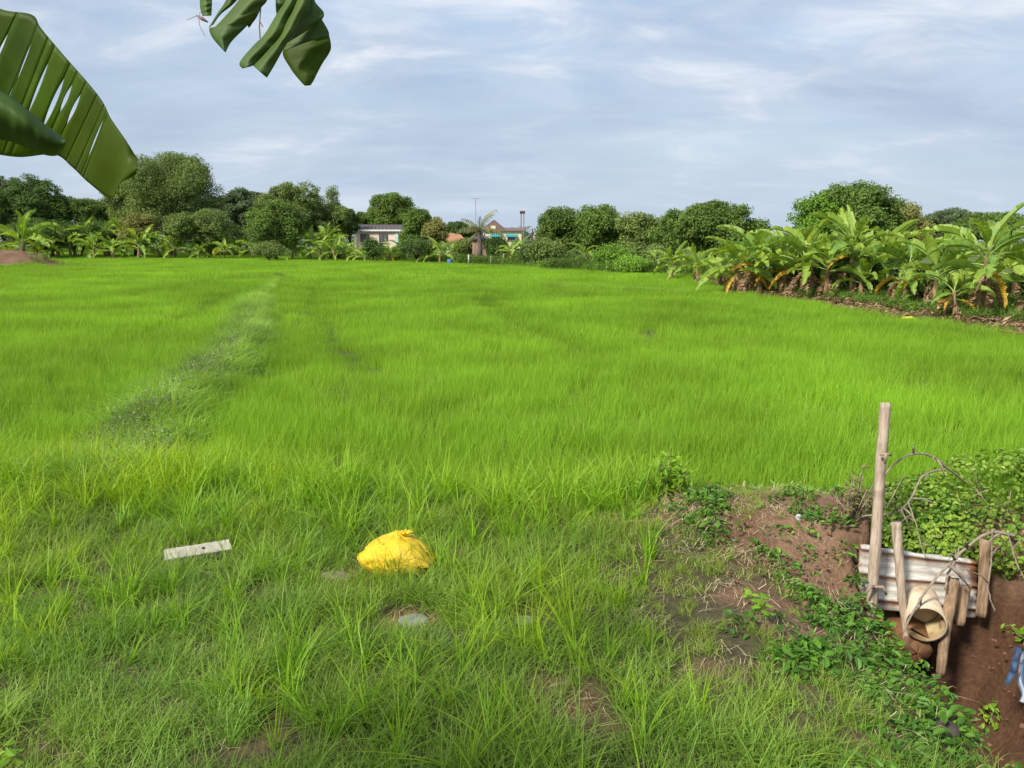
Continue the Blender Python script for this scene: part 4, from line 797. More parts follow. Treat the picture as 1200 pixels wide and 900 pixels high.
x, y, g0 = frame_of(549, 306, 58); o = MB().tube([(0, 0, 0), (.02, 0, .9)], .05, 6).build('fence_post', MWH, None, False, (x, y, g0)); tag(o, 'short white post right of the blue barrel', 'post')
x, y, g0 = frame_of(222, 297, 77); e = empty('rail_fence', (x, y, g0), 'low weathered wooden rail among the small bananas at left', 'fence'); MB().box((0, 0, .85), (3.2, .08, .10)).build('rail', M['palebark'], e)
for dx in (-1.5, 0, 1.5): MB().box((dx, 0, .45), (.1, .1, .95)).build('post', M['palebark'], e)
x, y, g0 = frame_of(578, 307, 57); 
for i, (px, lb) in enumerate([(575, 'left'), (590, 'right')]):
    x, y, g0 = frame_of(px, 308, 56); o = MB().tube([(0, 0, 0), (.03, 0, .8)], .035, 5).build('stake', M['palebark'], None, False, (x, y, g0)); tag(o, 'thin pale stake at the field edge, '+lb+' of the two below the yellow house', 'stake', 'stakes below the yellow house')
# fallen yellow leaf at the right field edge
x, y, g0 = frame_of(1065, 374, 18.6); e = empty('fallen_leaf_pile', (x, y, g0), 'heap of bright yellow banana leaf pieces on the field edge at the right', 'leaf pile')
for k in range(5):
    V, Fc, C = leafcards(np.array([[-.16+k*.08, 0, .1+.02*(k % 2)]]), np.array([[.1*k-.2, -.5, 1.]]), .24, np.random.default_rng(k), .55, .3, True); link('leaf', mesh_np('leaf', [(V, Fc, C, 0)], [plain('bright_yellow_leaf', (.75, .68, .08), .6, .1) if k == 0 else bpy.data.materials['bright_yellow_leaf']]), e)

# ------------------------------------------------------------------ culvert: pipe, sheet, stakes, branches
px_, py_, pz_ = P(1085, 732, -.14)
e = empty('drain_pipe', (px_, py_, pz_), 'wide yellowed plastic pipe mouth poking out of the ditch bank', 'pipe'); e.rotation_euler = (.05, 0, -.34)
n = 40; ro, ri = .108, .100; vs = []; fs = []
rings = [(.0, ro, 0), (0, ri, 1), (.9, ri, 1), (.9, ro, 0)]
for yy, r, _ in rings:
    for j in range(n): a = 2*pi*j/n; rr = r*(1+.01*sin(a*2+1)); vs.append((cos(a)*rr, yy, sin(a)*rr))
mb = MB(); mb.add(vs, [(0*n+j, 0*n+(j+1) % n, 1*n+(j+1) % n, 1*n+j) for j in range(n)]+[(3*n+j, 3*n+(j+1) % n, (j+1) % n, j) for j in range(n)]); mb.build('pipe_wall', M['pipe'], e, True)
mb = MB(); mb.add(vs, [(n+j, n+(j+1) % n, 2*n+(j+1) % n, 2*n+j) for j in range(n)]); mb.build('pipe_bore', M['pipein'], e, True)
MB().add([(-.93*ri, .02, -.30*ri), (.30*ri, .02, -.94*ri), (.30*ri, .195, -.94*ri), (-.93*ri, .195, -.30*ri)], [(0, 1, 2, 3)]).build('silt', M['mudpipe'], e, True)
MB().add([(cos(a)*ri*.985, .20, sin(a)*ri*.985) for a in np.linspace(0, 2*pi, 12, False)], [tuple(range(12))]).build('mud_plug', M['pipein'], e)
mb = MB(); r = random.Random(4)
for i in range(6):
    for j in range(16):
        a = 2*pi*j/16; rr = [.0, .085, .105, .112, .105, .08][i]*(1+.10*r.uniform(-1, 1)); mb.v.append((cos(a)*rr, [.0, 0.0, .04, .15, .3, .45][i]+.01*r.uniform(-1, 1), sin(a)*rr*.8)); mb.c.append((.5, 0))
for i in range(5):
    for j in range(16): mb.f.append((i*16+j, i*16+(j+1) % 16, (i+1)*16+(j+1) % 16, (i+1)*16+j)); mb.m.append(0)
o = mb.build('clay_collar', M['mudpipe'], None, True, (px_-.015, py_+.03, pz_-.19)); tag(o, 'rounded mud-coated clay collar under the yellowed pipe mouth', 'clay pipe')
# corrugated sheet
ctl, ctr, cbl, cbr = [DY(*a) for a in ((1008, 638, 4.28), (1146, 657, 4.30), (1004, 712, 4.24), (1143, 724, 4.26))]
mb = MB(); nu, nv = 24, 40; fs = []
mid = (ctl+ctr+cbl+cbr)/4
for j in range(nv+1):
    v = j/nv
    for i in range(nu+1):
        u = i/nu; p = (ctl*(1-u)+ctr*u)*(1-v)+(cbl*(1-u)+cbr*u)*v; ph = v*2.6; prof = .016*(max(0, 1-abs((ph % 1)-.12)/.11)**.7) + .003*sin(ph*2*pi*3)
        p = p+np.array([0, -prof+.006*sin(u*9+v*2), .004*sin(u*23)*(v < .01)]); mb.v.append(tuple(p-mid)); rustr = math.exp(-((ph % 1-.28)/.10)**2)*.8+(.75 if u > .93 and v < .5 else 0)+(.5 if u < .04 else 0)+(.5 if (u < .12 and v > .72) else 0); mb.c.append((min(1, rustr), 0))
for j in range(nv):
    for i in range(nu): a = j*(nu+1)+i; mb.f.append((a, a+nu+1, a+nu+2, a+1)); mb.m.append(0)
o = mb.build('corrugated_sheet', M['sheet'], None, True, tuple(mid)); sd = o.modifiers.new('thick', 'SOLIDIFY'); sd.thickness = .0035; tag(o, 'rusty white corrugated metal sheet shoring up the ditch bank', 'metal sheet')
def stake(name, label, pts, rad, mat, cat, nodes=(), seed=0, sides=10, jag=0, group=None):
    r = random.Random(seed); A = [np.array(p) for p in pts]; e_ = A[0]; path = []; rr = []
    L = sum(np.linalg.norm(b-a) for a, b in zip(A[:-1], A[1:])); N_ = max(8, int(L/.03)); seg = [np.linalg.norm(b-a) for a, b in zip(A[:-1], A[1:])]; cum = np.concatenate([[0], np.cumsum(seg)])
    for k in range(N_+1):
        d = L*k/N_; path.append(tuple(np.array([np.interp(d, cum, [a[q] for a in A]) for q in range(3)])-e_)); f = k/N_; q = rad[0]*(1-f)+rad[1]*f
        for nd in nodes: q *= 1+.16*math.exp(-((f-nd)*L/.012)**2)
        rr.append(q*(1+.03*r.uniform(-1, 1)))
    mb = MB(); mb.tube(path, rr, sides, 0, True, .05 if jag else .02, r)
    if jag:
        for i in range(len(mb.v)-sides, len(mb.v)): v = mb.v[i]; mb.v[i] = (v[0], v[1], v[2]+r.uniform(-jag, jag*.6))
    o = mb.build(name, mat, None, True, tuple(e_)); return tag(o, label, cat, group)
def DYl(L, y): return [DY(a, b, yy) for (a, b), yy in zip(L, y)]
P1 = DYl([(1021, 716), (1026, 640), (1031, 560), (1038, 472)], [4.12, 4.14, 4.17, 4.2]); P1.insert(0, P1[0]-np.array([.02, 0, .25]))
post = stake('bamboo_post', 'tallest weathered bamboo post standing at the left end of the metal sheet', P1, (.031, .028), M['bamboo'], 'post', (.18, .42, .66, .80), 1, 12, .012)
pb = MB(); q = DY(1035, 531, 4.14)-P1[0]; pb.tube([q+np.array([-.03, -.02, .0]), q+np.array([.005, -.035, .004]), q+np.array([.035, -.02, -.005])], .008, 6).tube([q+np.array([0, -.03, .01]), q+np.array([-.004, -.036, -.05])], [.012, .006], 6); pb.build('tied_knot', M['twig'], post, True)
pb = MB(); q = DY(1024, 688, 4.08)-P1[0]
for dx in (-.06, .06): pb.tube([q, q+np.array([dx*.6, -.03, .015]), q+np.array([dx, -.03, -.03])], [.012, .010, .007], 6)
pb.build('broken_twig', M['twig'], post, True)
a = DYl([(1062, 745), (1057, 700), (1054, 660), (1050, 612)], [4.10, 4.13, 4.15, 4.18]); a.insert(0, a[0]-np.array([-.01, 0, .15])); stake('bamboo_stake', 'shorter split bamboo stake leaning in front of the metal sheet beside the tallest post', a, (.016, .029), M['bamboo'], 'stake', (.45, .62), 2, 10, .015)
a = DYl([(1104, 772), (1108, 735), (1115, 700), (1117, 677)], [4.02, 4.06, 4.10, 4.12]); a.insert(0, a[0]-np.array([0, 0, .1])); stake('wooden_stake', 'thick rotten-topped wooden stake right of the pipe mouth', a, (.025, .034), M['woodstake'], 'stake', (.5,), 3, 10, .022)
a = DYl([(1124, 732), (1128, 705), (1131, 684)], [4.14, 4.17, 4.19]); stake('wooden_stake', 'short dark wooden stake between the rotten-topped one and the square post', a, (.030, .034), M['woodstake'], 'stake', (), 4, 9, .02)
a = DYl([(1150, 722), (1153, 690), (1155, 632)], [4.22, 4.24, 4.27]); stake('square_post', 'squared timber post at the right end of the metal sheet', a, (.036, .036), M['woodstake'], 'post', (), 5, 4, .012)
def branch(label, pts, ys, r0, r1, seed, twigs=0):
    A = DYl(pts, ys); P_ = []; n = 24
    for k in range(n+1):
        f = k/n*(len(A)-1); i = min(int(f), len(A)-2); t = f-i; p0, p1, p2, p3 = A[max(i-1, 0)], A[i], A[i+1], A[min(i+2, len(A)-1)]
        P_.append(.5*((2*p1)+(-p0+p2)*t+(2*p0-5*p1+4*p2-p3)*t*t+(-p0+3*p1-3*p2+p3)*t**3))
    r = random.Random(seed); o0 = P_[0]; P_ = [p-o0+np.array([r.uniform(-1, 1), r.uniform(-1, 1), r.uniform(-1, 1)])*r0*.5 for p in P_]
    mb = MB(); mb.tube(P_, [r0+(r1-r0)*k/n for k in range(n+1)], 6)
    for i in range(twigs):
        k = r.randrange(4, n-2); q = P_[k]; d = np.array([r.uniform(-1, 1), r.uniform(-.6, .6), r.uniform(-1, 1)])*.10; mb.tube([q, q+d*.6, q+d*1.2+np.array([0, 0, -.03])], [r1, r1*.8, r1*.4], 4)
    return tag(mb.build('dead_branch', M['twig'], None, True, tuple(o0)), label, 'branch')
branch('dry branch arching over from the tallest post to the vine bush', [(1000, 600), (1030, 562), (1062, 534), (1090, 534), (1112, 550), (1132, 566)], [4.5, 4.45, 4.45, 4.5, 4.55, 4.65], .005, .008, 1, 4)
branch('pale curved branch rising behind the short bamboo stake to the vine bush', [(1010, 605), (1050, 600), (1066, 586), (1080, 560), (1096, 552), (1108, 550)], [4.4, 4.4, 4.42, 4.45, 4.5, 4.52], .005, .007, 2, 5)
branch('long dry branch crossing the metal sheet from the pipe up to the square post', [(1058, 742), (1078, 704), (1102, 672), (1135, 640), (1162, 624), (1190, 628)], [3.95, 4.02, 4.05, 4.08, 4.1, 4.12], .006, .010, 3, 6)
branch('thin bare stick hanging beside the square post', [(1163, 620), (1161, 660), (1158, 690), (1166, 716)], [4.08, 4.07, 4.05, 4.03], .006, .004, 4, 2)
branch('fine dry stem drooping in front of the metal sheet from the pale branch', [(1064, 588), (1072, 610), (1080, 640), (1086, 655)], [4.3, 4.2, 4.15, 4.12], .004, .003, 5, 4)
branch('crooked twig leaning down over the bare soil at the right', [(1180, 622), (1188, 650), (1196, 670), (1215, 700)], [4.05, 4.0, 3.95, 3.9], .004, .003, 6, 4)
branch('dark forked twig lying against the middle of the sheet', [(1108, 690), (1112, 670), (1120, 655), (1124, 640)], [4.05, 4.1, 4.15, 4.2], .008, .003, 7, 5)
# blue and white rag
rg = MB(); r = random.Random(9); A = [DY(*p) for p in ((1188, 762, 3.78), (1176, 798, 3.70), (1192, 824, 3.66))]; nu, nv = 26, 22; c0 = DY(1192, 790, 3.7)
W_ = [DY(1191, 760, 3.80), DY(1235, 765, 3.78)]; X_ = [DY(1193, 822, 3.62), DY(1240, 830, 3.6)]
for j in range(nv+1):
    v = j/nv
    for i in range(nu+1):
        u = i/nu; p = (W_[0]*(1-u)+W_[1]*u)*(1-v)+(X_[0]*(1-u)+X_[1]*u)*v; p = p+np.array([.012*sin(v*9+u*3), -.02*abs(sin(u*15+v*3))-.006*sin(v*17+u*7), .003*sin(u*21)]); rg.v.append(tuple(p-c0)); rg.c.append((.5+.5*sin(u*19+v*2), v))
for j in range(nv):
    for i in range(nu): a = j*(nu+1)+i; rg.f.append((a, a+nu+1, a+nu+2, a+1)); rg.m.append(0)
tl = [DY(1190, 758, 3.76), DY(1186, 774, 3.73), DY(1183, 787, 3.71), DY(1177, 801, 3.69)]
for (a_, b_), wv in zip(zip(tl[:-1], tl[1:]), (.030, .036, .034)):
    w0 = np.array([wv, 0, .004]); w1 = np.array([wv*.8 if b_ is not tl[-1] else .012, 0, 0]); n0 = np.array([0, -.02, 0])
    rg.add([tuple(a_-c0), tuple(a_+w0*.5-c0+n0), tuple(a_+w0-c0), tuple(b_-c0), tuple(b_+w1*.5-c0+n0), tuple(b_+w1-c0)], [(0, 1, 4, 3), (1, 2, 5, 4)], 0, (.2, 0))
g = G('blue_white_rag'); rr_, tt_ = g.col(); n_ = g.noise(14, 5, .6, g.obj()); f_ = g.math('ADD', g.math('MULTIPLY', rr_, .6), g.math('MULTIPLY', n_, .5)); MR = g.out(g.ramp(f_, [(.25, (.02, .03, .07)), (.40, (.05, .09, .17)), (.58, (.36, .40, .43)), (.85, (.03, .05, .11))]), .6, .3, g.bump(n_, .5, .01))
o = rg.build('rag', MR, None, True, tuple(c0)); s2 = o.modifiers.new('thick', 'SOLIDIFY'); s2.thickness = .004; tag(o, 'crumpled blue and white plastic rag on the brown ditch wall', 'rag')

# ------------------------------------------------------------------ vine bush, shrubs, seedlings
rv = np.random.default_rng(12); e = empty('vine_bush', (3.25, 4.80, .27), 'dense creeping vine mound with heart-shaped leaves above the ditch at the right', 'bush')
lobes = [(0, 0, 0, .62, .40, .36), (-.5, -.05, -.03, .42, .34, .24), (.45, 0, .0, .6, .45, .36), (-.15, -.28, -.08, .60, .28, .24), (.3, -.35, -.05, .5, .28, .28), (-.55, -.25, -.10, .35, .22, .18), (1.1, -.1, .0, .6, .5, .36), (-.85, .0, -.05, .28, .25, .15), (.8, -.4, -.1, .5, .3, .25)]
V, Fc, C = [], [], []; parts = []
VM1 = leafmat('vine_leaf', (.08, .19, .018), (.32, .45, .06), trans=.4, nscale=3, var=.35, rough=.4)
Cn, Nn = [], []
L = np.array([l[:3] for l in lobes]); Rr = np.array([l[3:] for l in lobes])
while len(Cn) < 18000:
    i = rv.integers(len(lobes)); d = rv.normal(size=3); d /= np.linalg.norm(d); c = L[i]+d*Rr[i]*rv.uniform(.86, 1.08); q = (((c-L)/Rr)**2).sum(1); q[i] = 9
    if q.min() < .75 or c[2] < -.35: continue
    Cn.append(c); Nn.append(d*.8+rv.normal(size=3)*.45+np.array([0, -.1, .35]))
Cn = np.array(Cn); Nn = np.array(Nn); sz = np.where(Cn[:, 0] > .05+rv.normal(0, .15, len(Cn)), .042, .026)
V, Fc, C = leafcards(Cn, Nn, sz, rv, .78, .3, True, None, .5); link('foliage', mesh_np('foliage', [(V, Fc, C, 0)], [VM1]), e)
mb = MB(); r = random.Random(3)
for i in range(16):
    a = r.uniform(-1, 1.4); mb.tube([(a, r.uniform(-.3, .2), -.3), (a*.9+r.uniform(-.1, .1), r.uniform(-.3, .2), 0), (a+r.uniform(-.2, .2), r.uniform(-.4, .2), .25)], [.008, .006, .003], 5)
mb.build('stems', M['twig'], e, True)
def shrub(name, label, px, base, t_z, w, h, nl, ls, mat, seed, aspect=.5, stems=9, hexa=True, cat='shrub', up=.35, loc=None):
    rr = np.random.default_rng(seed); c = P(px, base, t_z) if loc is None else loc; z0 = float(H(c[0], c[1])); e = empty(name, (c[0], c[1], z0), label, cat); mb = MB(); Cs = []; Ns = []; tips = []
    for i in range(stems):
        a = rr.uniform(0, 2*pi); r_ = w*rr.uniform(.15, 1); hh = h*rr.uniform(.5, 1)*(1-.35*(r_/w)**2); tip = np.array([cos(a)*r_, sin(a)*r_*.8, hh]); mid_ = tip*np.array([.45, .45, .5]); mb.tube([(0, 0, -.02), tuple(mid_), tuple(tip)], [.006, .004, .002], 5)
        for k in range(nl//stems):
            f = rr.uniform(.25, 1.05); q = tip*f*np.array([f**.3, f**.3, 1])+rr.normal(size=3)*.02*(1+w); Cs.append(q); Ns.append(rr.normal(size=3)*.5+np.array([cos(a)*.4, sin(a)*.4, up+.5]))
    mb.build('stems', M['twig'], e, True); V, Fc, C = leafcards(np.array(Cs), np.array(Ns), ls, rr, aspect, .3, hexa, None, .6); link('foliage', mesh_np('foliage', [(V, Fc, C, 0)], [mat]), e); return e
VL = leafmat('lime_shrub_leaf', (.15, .32, .02), (.32, .50, .05), trans=.45, nscale=5, var=.15, rough=.45)
VB = leafmat('brownish_weed_leaf', (.16, .12, .05), (.26, .26, .09), trans=.3, nscale=5, var=.25)
VG = leafmat('mid_green_leaf', (.07, .17, .03), (.16, .30, .05), trans=.4, nscale=5, var=.2)
shrub('leafy_shrub', 'small bright lime-green shrub at the left end of the bare red mound', 782, 590, .25, .17, .34, 230, .062, VL, 1, .5, 12)
shrub('dry_weed', 'brownish feathery weed between the mound and the tallest bamboo post', 1000, 612, .3, .22, .34, 420, .03, VB, 2, .35, 20)
shrub('leafy_weed', 'grey-green prostrate weed right beside the lime-green shrub', 832, 588, .3, .20, .09, 200, .035, VG, 3, .4, 12)
shrub('leafy_weed', 'small leafy weed patch at the top left of the metal sheet', 990, 650, .3, .16, .12, 150, .035, VG, 4, .45, 10)
shrub('leafy_weed', 'leafy weed growing at the far right on top of the vine mound', 1190, 560, .5, .25, .35, 200, .05, VG, 6, .4, 12, loc=DY(1192, 570, 5.2))
shrub('leafy_weed', 'small green sprig on the bare soil right of the square post', 1170, 715, -.1, .10, .12, 70, .04, VL, 7, .5, 7, loc=np.array([2.80, 4.05, 0]))
shrub('leafy_weed', 'ferny green tuft at the right picture edge below the vine mound', 1196, 706, .0, .14, .14, 110, .045, VL, 8, .4, 8, loc=np.array([3.0, 4.1, 0]))
def seedling(label, px, py, z, h, n, ls, seed, lean=(0, 0)):
    c = P(px, py, z); z0 = float(H(c[0], c[1])); e = empty('seedling', (c[0], c[1], z0), label, 'seedling'); rr = np.random.default_rng(seed); top = np.array([lean[0], lean[1], h]); mb = MB(); mb.tube([(0, 0, -.02), tuple(top*.5+np.array([.01, 0, 0])), tuple(top)], [.004, .003, .002], 6); mb.build('stem', BR, e, True)
    for i in range(n):
        f = .35+.65*(i+1)/n; a = i*2.4; q = top*f+np.array([cos(a), sin(a), .1])*ls*.55; V, Fc, C = leafcards(np.zeros((1, 3)), np.array([[cos(a)*.5, sin(a)*.5, 1.]]), ls, rr, .6, .2, True); 
        T = np.array([cos(a), sin(a), -.15]); B = np.array([-sin(a), cos(a), 0]); Nn = np.cross(T, B); s = ls*rr.uniform(.75, 1.15); w = s*.3
        V = np.array([-T*s*.5, -T*s*.2+B*w+Nn*w*-.3, T*s*.2+B*w*.8+Nn*w*-.3, T*s*.5, T*s*.2-B*w*.8+Nn*w*-.3, -T*s*.2-B*w+Nn*w*-.3])
        link('leaf', mesh_np('leaf', [(V, Fc, C, 0)], [VL]), e, tuple(q))
seedling('yellow-green seedling on the bare soil left of the creeping weeds', 898, 735, .2, .16, 11, .055, 1, (-.03, .02))
seedling('second yellow-green seedling just above and left of the other', 886, 712, .2, .10, 8, .05, 2, (-.04, 0))
seedling('yellow-green seedling at the bottom right corner before the ditch', 1186, 880, -.1, .22, 9, .06, 3, (.0, .02))
seedling('pale young plant poking in at the bottom left corner', 12, 905, .2, .10, 7, .05, 4)

# ------------------------------------------------------------------ sack, slab, stones
c = P(467, 668, .2); z0 = float(H(c[0], c[1])); nu, nv = 96, 48; vs = []; cs = []
def sackr(a, b):
    x = cos(b)*cos(a); y = cos(b)*sin(a); z = sin(b)
    p = 2.6; k = (abs(x)**p+abs(y)**p+abs(z)**2.2)**(-1/p); X, Y, Z = x*k*.228, y*k*.14, z*k*.102
    Z += .035*math.exp(-((X+.0)/.09)**2)*(Z > 0)*(Z/.10) - .035*sm(.07, .2, X)*(Z > 0)*1.0 - .02*sm(-.09, -.2, X)*(Z > 0)
    f = float(fbm(np.array(a*2.2+7), np.array(b*3.0+3), 5))-.5; g_ = abs(float(vn(np.array(X*22+9), np.array(Y*9+Z*16+4), 7))-.5)
    w = .020*f-.018*g_-.006*abs(sin(X*70+Z*40+3*f))*(1 if Z < .09 else .4); n_ = np.array([x, y, z]); P_ = np.array([X, Y, Z])+n_*w
    d = math.exp(-(((X-.215)/.035)**2+((Z-.01)/.05)**2+(Y/.06)**2)); P_[0] -= .022*d; return P_
for j in range(nv+1):
    b = -pi/2+pi*j/nv
    for i in range(nu): vs.append(tuple(sackr(2*pi*i/nu, b)))
mb = MB(); mb.add(vs, [(j*nu+i, j*nu+(i+1) % nu, (j+1)*nu+(i+1) % nu, (j+1)*nu+i) for j in range(nv) for i in range(nu)])
def sack_mat():
    g = G('yellow_woven_plastic'); o = g.obj(); n = g.noise(7, 5, .6, o); c = g.mix(n, (.84, .55, .015), (.90, .65, .05)); wv = g.N('ShaderNodeTexWave'); wv.inputs['Scale'].default_value = 90; g.L(o, wv.inputs[0]); h = g.math('ADD', g.math('MULTIPLY', g.noise(22, 5, .6, o, .8), 1.0), g.math('MULTIPLY', wv.outputs[0], .06))
    c = g.mix(g.ramp(g.noise(3.5, 4, .6, o), [(.55, 0), (.7, .35)]), c, (.50, .30, .06)); return g.out(c, .42, .4, g.bump(h, .8, .022), trans=.15)
MS = sack_mat(); e = empty('sack', (c[0], c[1], z0+.085), 'bulging yellow plastic sack lying in the grass', 'sack', rz=-.12)
mb.build('sack_body', MS, e, True)
mb = MB(); r = random.Random(2)
for i in range(7): a = i*.9; mb.tube([(.035+.008*cos(a), .0, .128), (.045+.02*cos(a), .02*sin(a), .145), (.055+.035*cos(a), .03*sin(a), .150)], [.010, .008, .004], 5)
mb.build('tied_neck', MS, e, True)
mb = MB(); 
for k in range(9): mb.tube([(-.05+.012*k*cos(.3), -.158-.001*k, -.01+.010*k), (.05, -.158, -.008+.010*k)], .0012, 4)
c = P(233, 660, .2); z0 = float(H(c[0], c[1])); e = empty('slab', (c[0], c[1], z0+.075), 'narrow off-white weathered slab propped in the grass at the left', 'slab')
l0 = P(193, 656, .28); r0 = P(272, 643, .28); ang = math.atan2(r0[1]-l0[1], r0[0]-l0[0]); e.rotation_euler = (.32, 0, ang)
MSL = plain('weathered_white_slab', (.42, .39, .32), .85, .18, 9, .4, .004, dirt=(.36, .32, .24)); Ls = float(np.linalg.norm(r0-l0))
rr = np.random.default_rng(3); mb = MB(); nn = 22; cs = [(-.045, -.02), (.045, -.02), (.045, .018), (-.045, .018)]
for i in range(nn+1):
    for q, (yy, zz) in enumerate(cs): mb.v.append((-Ls/2+Ls*i/nn+(rr.uniform(-.006, .006) if i in (0, nn) else 0), yy+rr.uniform(-.0025, .0025), zz+rr.uniform(-.0015, .0015))); mb.c.append((.5, 0))
for i in range(nn):
    for q in range(4): mb.f.append((i*4+q, i*4+(q+1) % 4, (i+1)*4+(q+1) % 4, (i+1)*4+q)); mb.m.append(0)
mb.f += [(0, 1, 2, 3), (nn*4+3, nn*4+2, nn*4+1, nn*4)]; mb.m += [0, 0]; mb.build('slab_body', MSL, e, False, bevel=.003)
MB().tube([(.03, -.0, .0185), (.03, 0, .0215)], .009, 10).build('nail_stain', M['dark'], e)
def stone(label, px, py, w, d, h, col, seed, cat='stone', name='stone'):
    c = P(px, py, .22); z0 = float(H(c[0], c[1])); r = np.random.default_rng(seed); vs = []; a_, b_ = 14, 7
    for j in range(b_+1):
        b = -pi/2+pi*j/b_
        for i in range(a_): a = 2*pi*i/a_; k = 1+r.uniform(-.13, .13); q = abs(cos(b))**.6; vs.append((cos(a)*q*w*k, sin(a)*q*d*k, np.sign(sin(b))*abs(sin(b))**.7*h*(1+r.uniform(-.08, .08))))
    o = MB().add(vs, [(j*a_+i, j*a_+(i+1) % a_, (j+1)*a_+(i+1) % a_, (j+1)*a_+i) for j in range(b_) for i in range(a_)]).build(name, plain('stone_%d' % seed, col, .9, .2, 12, .4, .005), None, True, (c[0], c[1], z0+h*.1)); o.rotation_euler = (0, 0, r.uniform(0, 3)); tag(o, label, cat)
stone('flat pale grey stone half hidden in grass below the sack', 484, 722, .08, .06, .016, (.22, .22, .19), 1)
stone('flat dull stone in the grass right of the stone below the sack', 615, 722, .05, .04, .014, (.26, .26, .21), 2)
stone('small blue-grey stone on the ridge of the red soil above the ditch', 934, 626, .018, .015, .022, (.42, .45, .50), 3)
stone('flat earth-coloured stone left of the yellow sack', 394, 672, .09, .05, .02, (.22, .17, .12), 4)
stone('dark stone in the bottom of the ditch under the clay collar', 1118, 792, .06, .05, .05, (.07, .055, .045), 5)

# ------------------------------------------------------------------ foreground banana plants overhead
def near_leaf_mat(name, a, b, trans, vein=60):
    g = G(name); r, t = g.col(); n = g.noise(9, 5, .6, g.obj()); c = g.mix(r, a, b); c = g.mix(1, c, g.ramp(n, [(.3, .7), (.7, 1.25)]), 'MULTIPLY'); c = g.mix(g.ramp(g.noise(3, 3, .5, g.obj()), [(.4, 0), (.65, .6)]), c, (.12, .15, .012))
    s = g.math('SINE', g.math('MULTIPLY', g.math('ADD', t, g.math('MULTIPLY', n, .004)), vein*6.28*2.3)); c = g.mix(g.math('MULTIPLY', g.math('ADD', s, 1.0), .05), c, (.02, .05, .01))
    return g.out(c, .5, .3, g.bump(g.math('ADD', s, g.math('MULTIPLY', n, 2.0)), .12, .002), trans=trans, tcol=g.mix(1, c, (2.6, 2.4, .3), 'MULTIPLY'))
NL = near_leaf_mat('near_leaf_blade', (.075, .130, .012), (.105, .17, .015), .62); NR = near_leaf_mat('near_leaf_skylit_rim', (.08, .13, .065), (.11, .17, .085), .2); ND = near_leaf_mat('near_leaf_underfold', (.04, .11, .02), (.06, .14, .025), .35); NG = near_leaf_mat('hanging_leaf_blade', (.085, .17, .05), (.12, .21, .055), .4, 40)  # rim: the bluish grey of skylight is put into its colour
NB = plain('torn_leaf_edge', (.12, .06, .04), .8)
def cr_(A, u):
    A = np.asarray(A, float); n = len(A)-1; f = min(max(u, 0), 1)*n; i = min(int(f), n-1); t = f-i; p0, p1, p2, p3 = A[max(i-1, 0)], A[i], A[i+1], A[min(i+2, n)]
    return .5*((2*p1)+(-p0+p2)*t+(2*p0-5*p1+4*p2-p3)*t*t+(-p0+3*p1-3*p2+p3)*t**3)
def pixel_curve(L): return [D(*p) for p in L]
def loft(name, A, B, mat, parent, nu=60, nv=16, bulge=0, slits=(), wave=0, th=.0012, tint=(.3, .7), fold=2.0):
    """A, B: 3D edge curves; slits: (u, v0, v1, halfwidth in u)"""
    A = np.array(A); B = np.array(B); us = sorted(set([i/nu for i in range(nu+1) if all(abs(i/nu-s[0]) > .6/nu for s in slits)])); cols = [(u, 0, None) for u in us]
    for s in slits: cols += [(s[0], -1, s), (s[0], 1, s)]
    cols.sort(key=lambda c: (c[0], c[1])); V = []; C = []
    cen = parent.location if parent else Vector((0, 0, 0))
    for (u, sgn, s) in cols:
        for j in range(nv+1):
            v = j/nv; uu = u
            if s is not None and s[1] < v < s[2]: uu = u+sgn*1.55*s[3]*math.sin(pi*(v-s[1])/(s[2]-s[1]))**.7
            a = cr_(A, uu); b = cr_(B, uu); p = a*(1-v)+b*v; d = ray(600, 450)*0; dirc = p-CAM; dirc /= np.linalg.norm(dirc)
            p = p-dirc*(bulge*(1-abs(2*v-1)**fold)+wave*math.sin(u*26+v*3)*v+.4*wave*math.sin(u*61)*v)
            V.append(p-np.array(cen)); C.append((tint[0]+(tint[1]-tint[0])*(.5+.5*math.sin(u*17)), u))
    Fc = []
    for c in range(len(cols)-1):
        if cols[c][1] == -1 and cols[c+1][1] == 1:
            s = cols[c][2]; rowsopen = True
        else: rowsopen = False
        for j in range(nv):
            if rowsopen: continue
            o = c*(nv+1)+j; Fc.append((o, o+1, o+nv+2, o+nv+1))
    ob = link(name, mesh_np(name, [(np.array(V), np.array(Fc), np.array(C), 0)], [mat], True), parent); m = ob.modifiers.new('thick', 'SOLIDIFY'); m.thickness = th; m.offset = 0; return ob
pl1 = empty('overhanging_banana_plant', (-2.35, .75, .2), 'banana plant whose big slit green leaf hangs into the top left corner', 'banana plant')
T1 = 1.55
out_ = [(-70, -60, T1), (-30, -22, T1), (0, -1, T1), (38, 12, T1), (50, 28, T1), (77, 60, T1), (107, 92, T1), (124, 115, T1), (133, 136, T1), (152, 165, T1+.01), (165, 187, T1+.02), (174, 205, T1+.025), (178, 229, T1+.03)]
blade_top = [(-70, -50, T1+.01), (-30, -14, T1+.01), (0, 10, T1+.01), (37, 17, T1+.01), (48, 33, T1+.01), (74, 64, T1+.01), (103, 97, T1+.01), (120, 119, T1+.01), (130, 139, T1+.01), (148, 165, T1+.01), (157, 180, T1+.02), (161, 186, T1+.02)]
blade_bot = [(-170, 130, T1+.12), (-130, 140, T1+.13), (-80, 165, T1+.14), (-30, 176, T1+.14), (-8, 180, T1+.14), (24, 184, T1+.14), (64, 181, T1+.13), (85, 196, T1+.12), (104, 214, T1+.1), (130, 232, T1+.08), (140, 216, T1+.03), (160, 204, T1)]
pA, pB = pixel_curve(blade_top), pixel_curve(blade_bot)
def su(i): return i/11
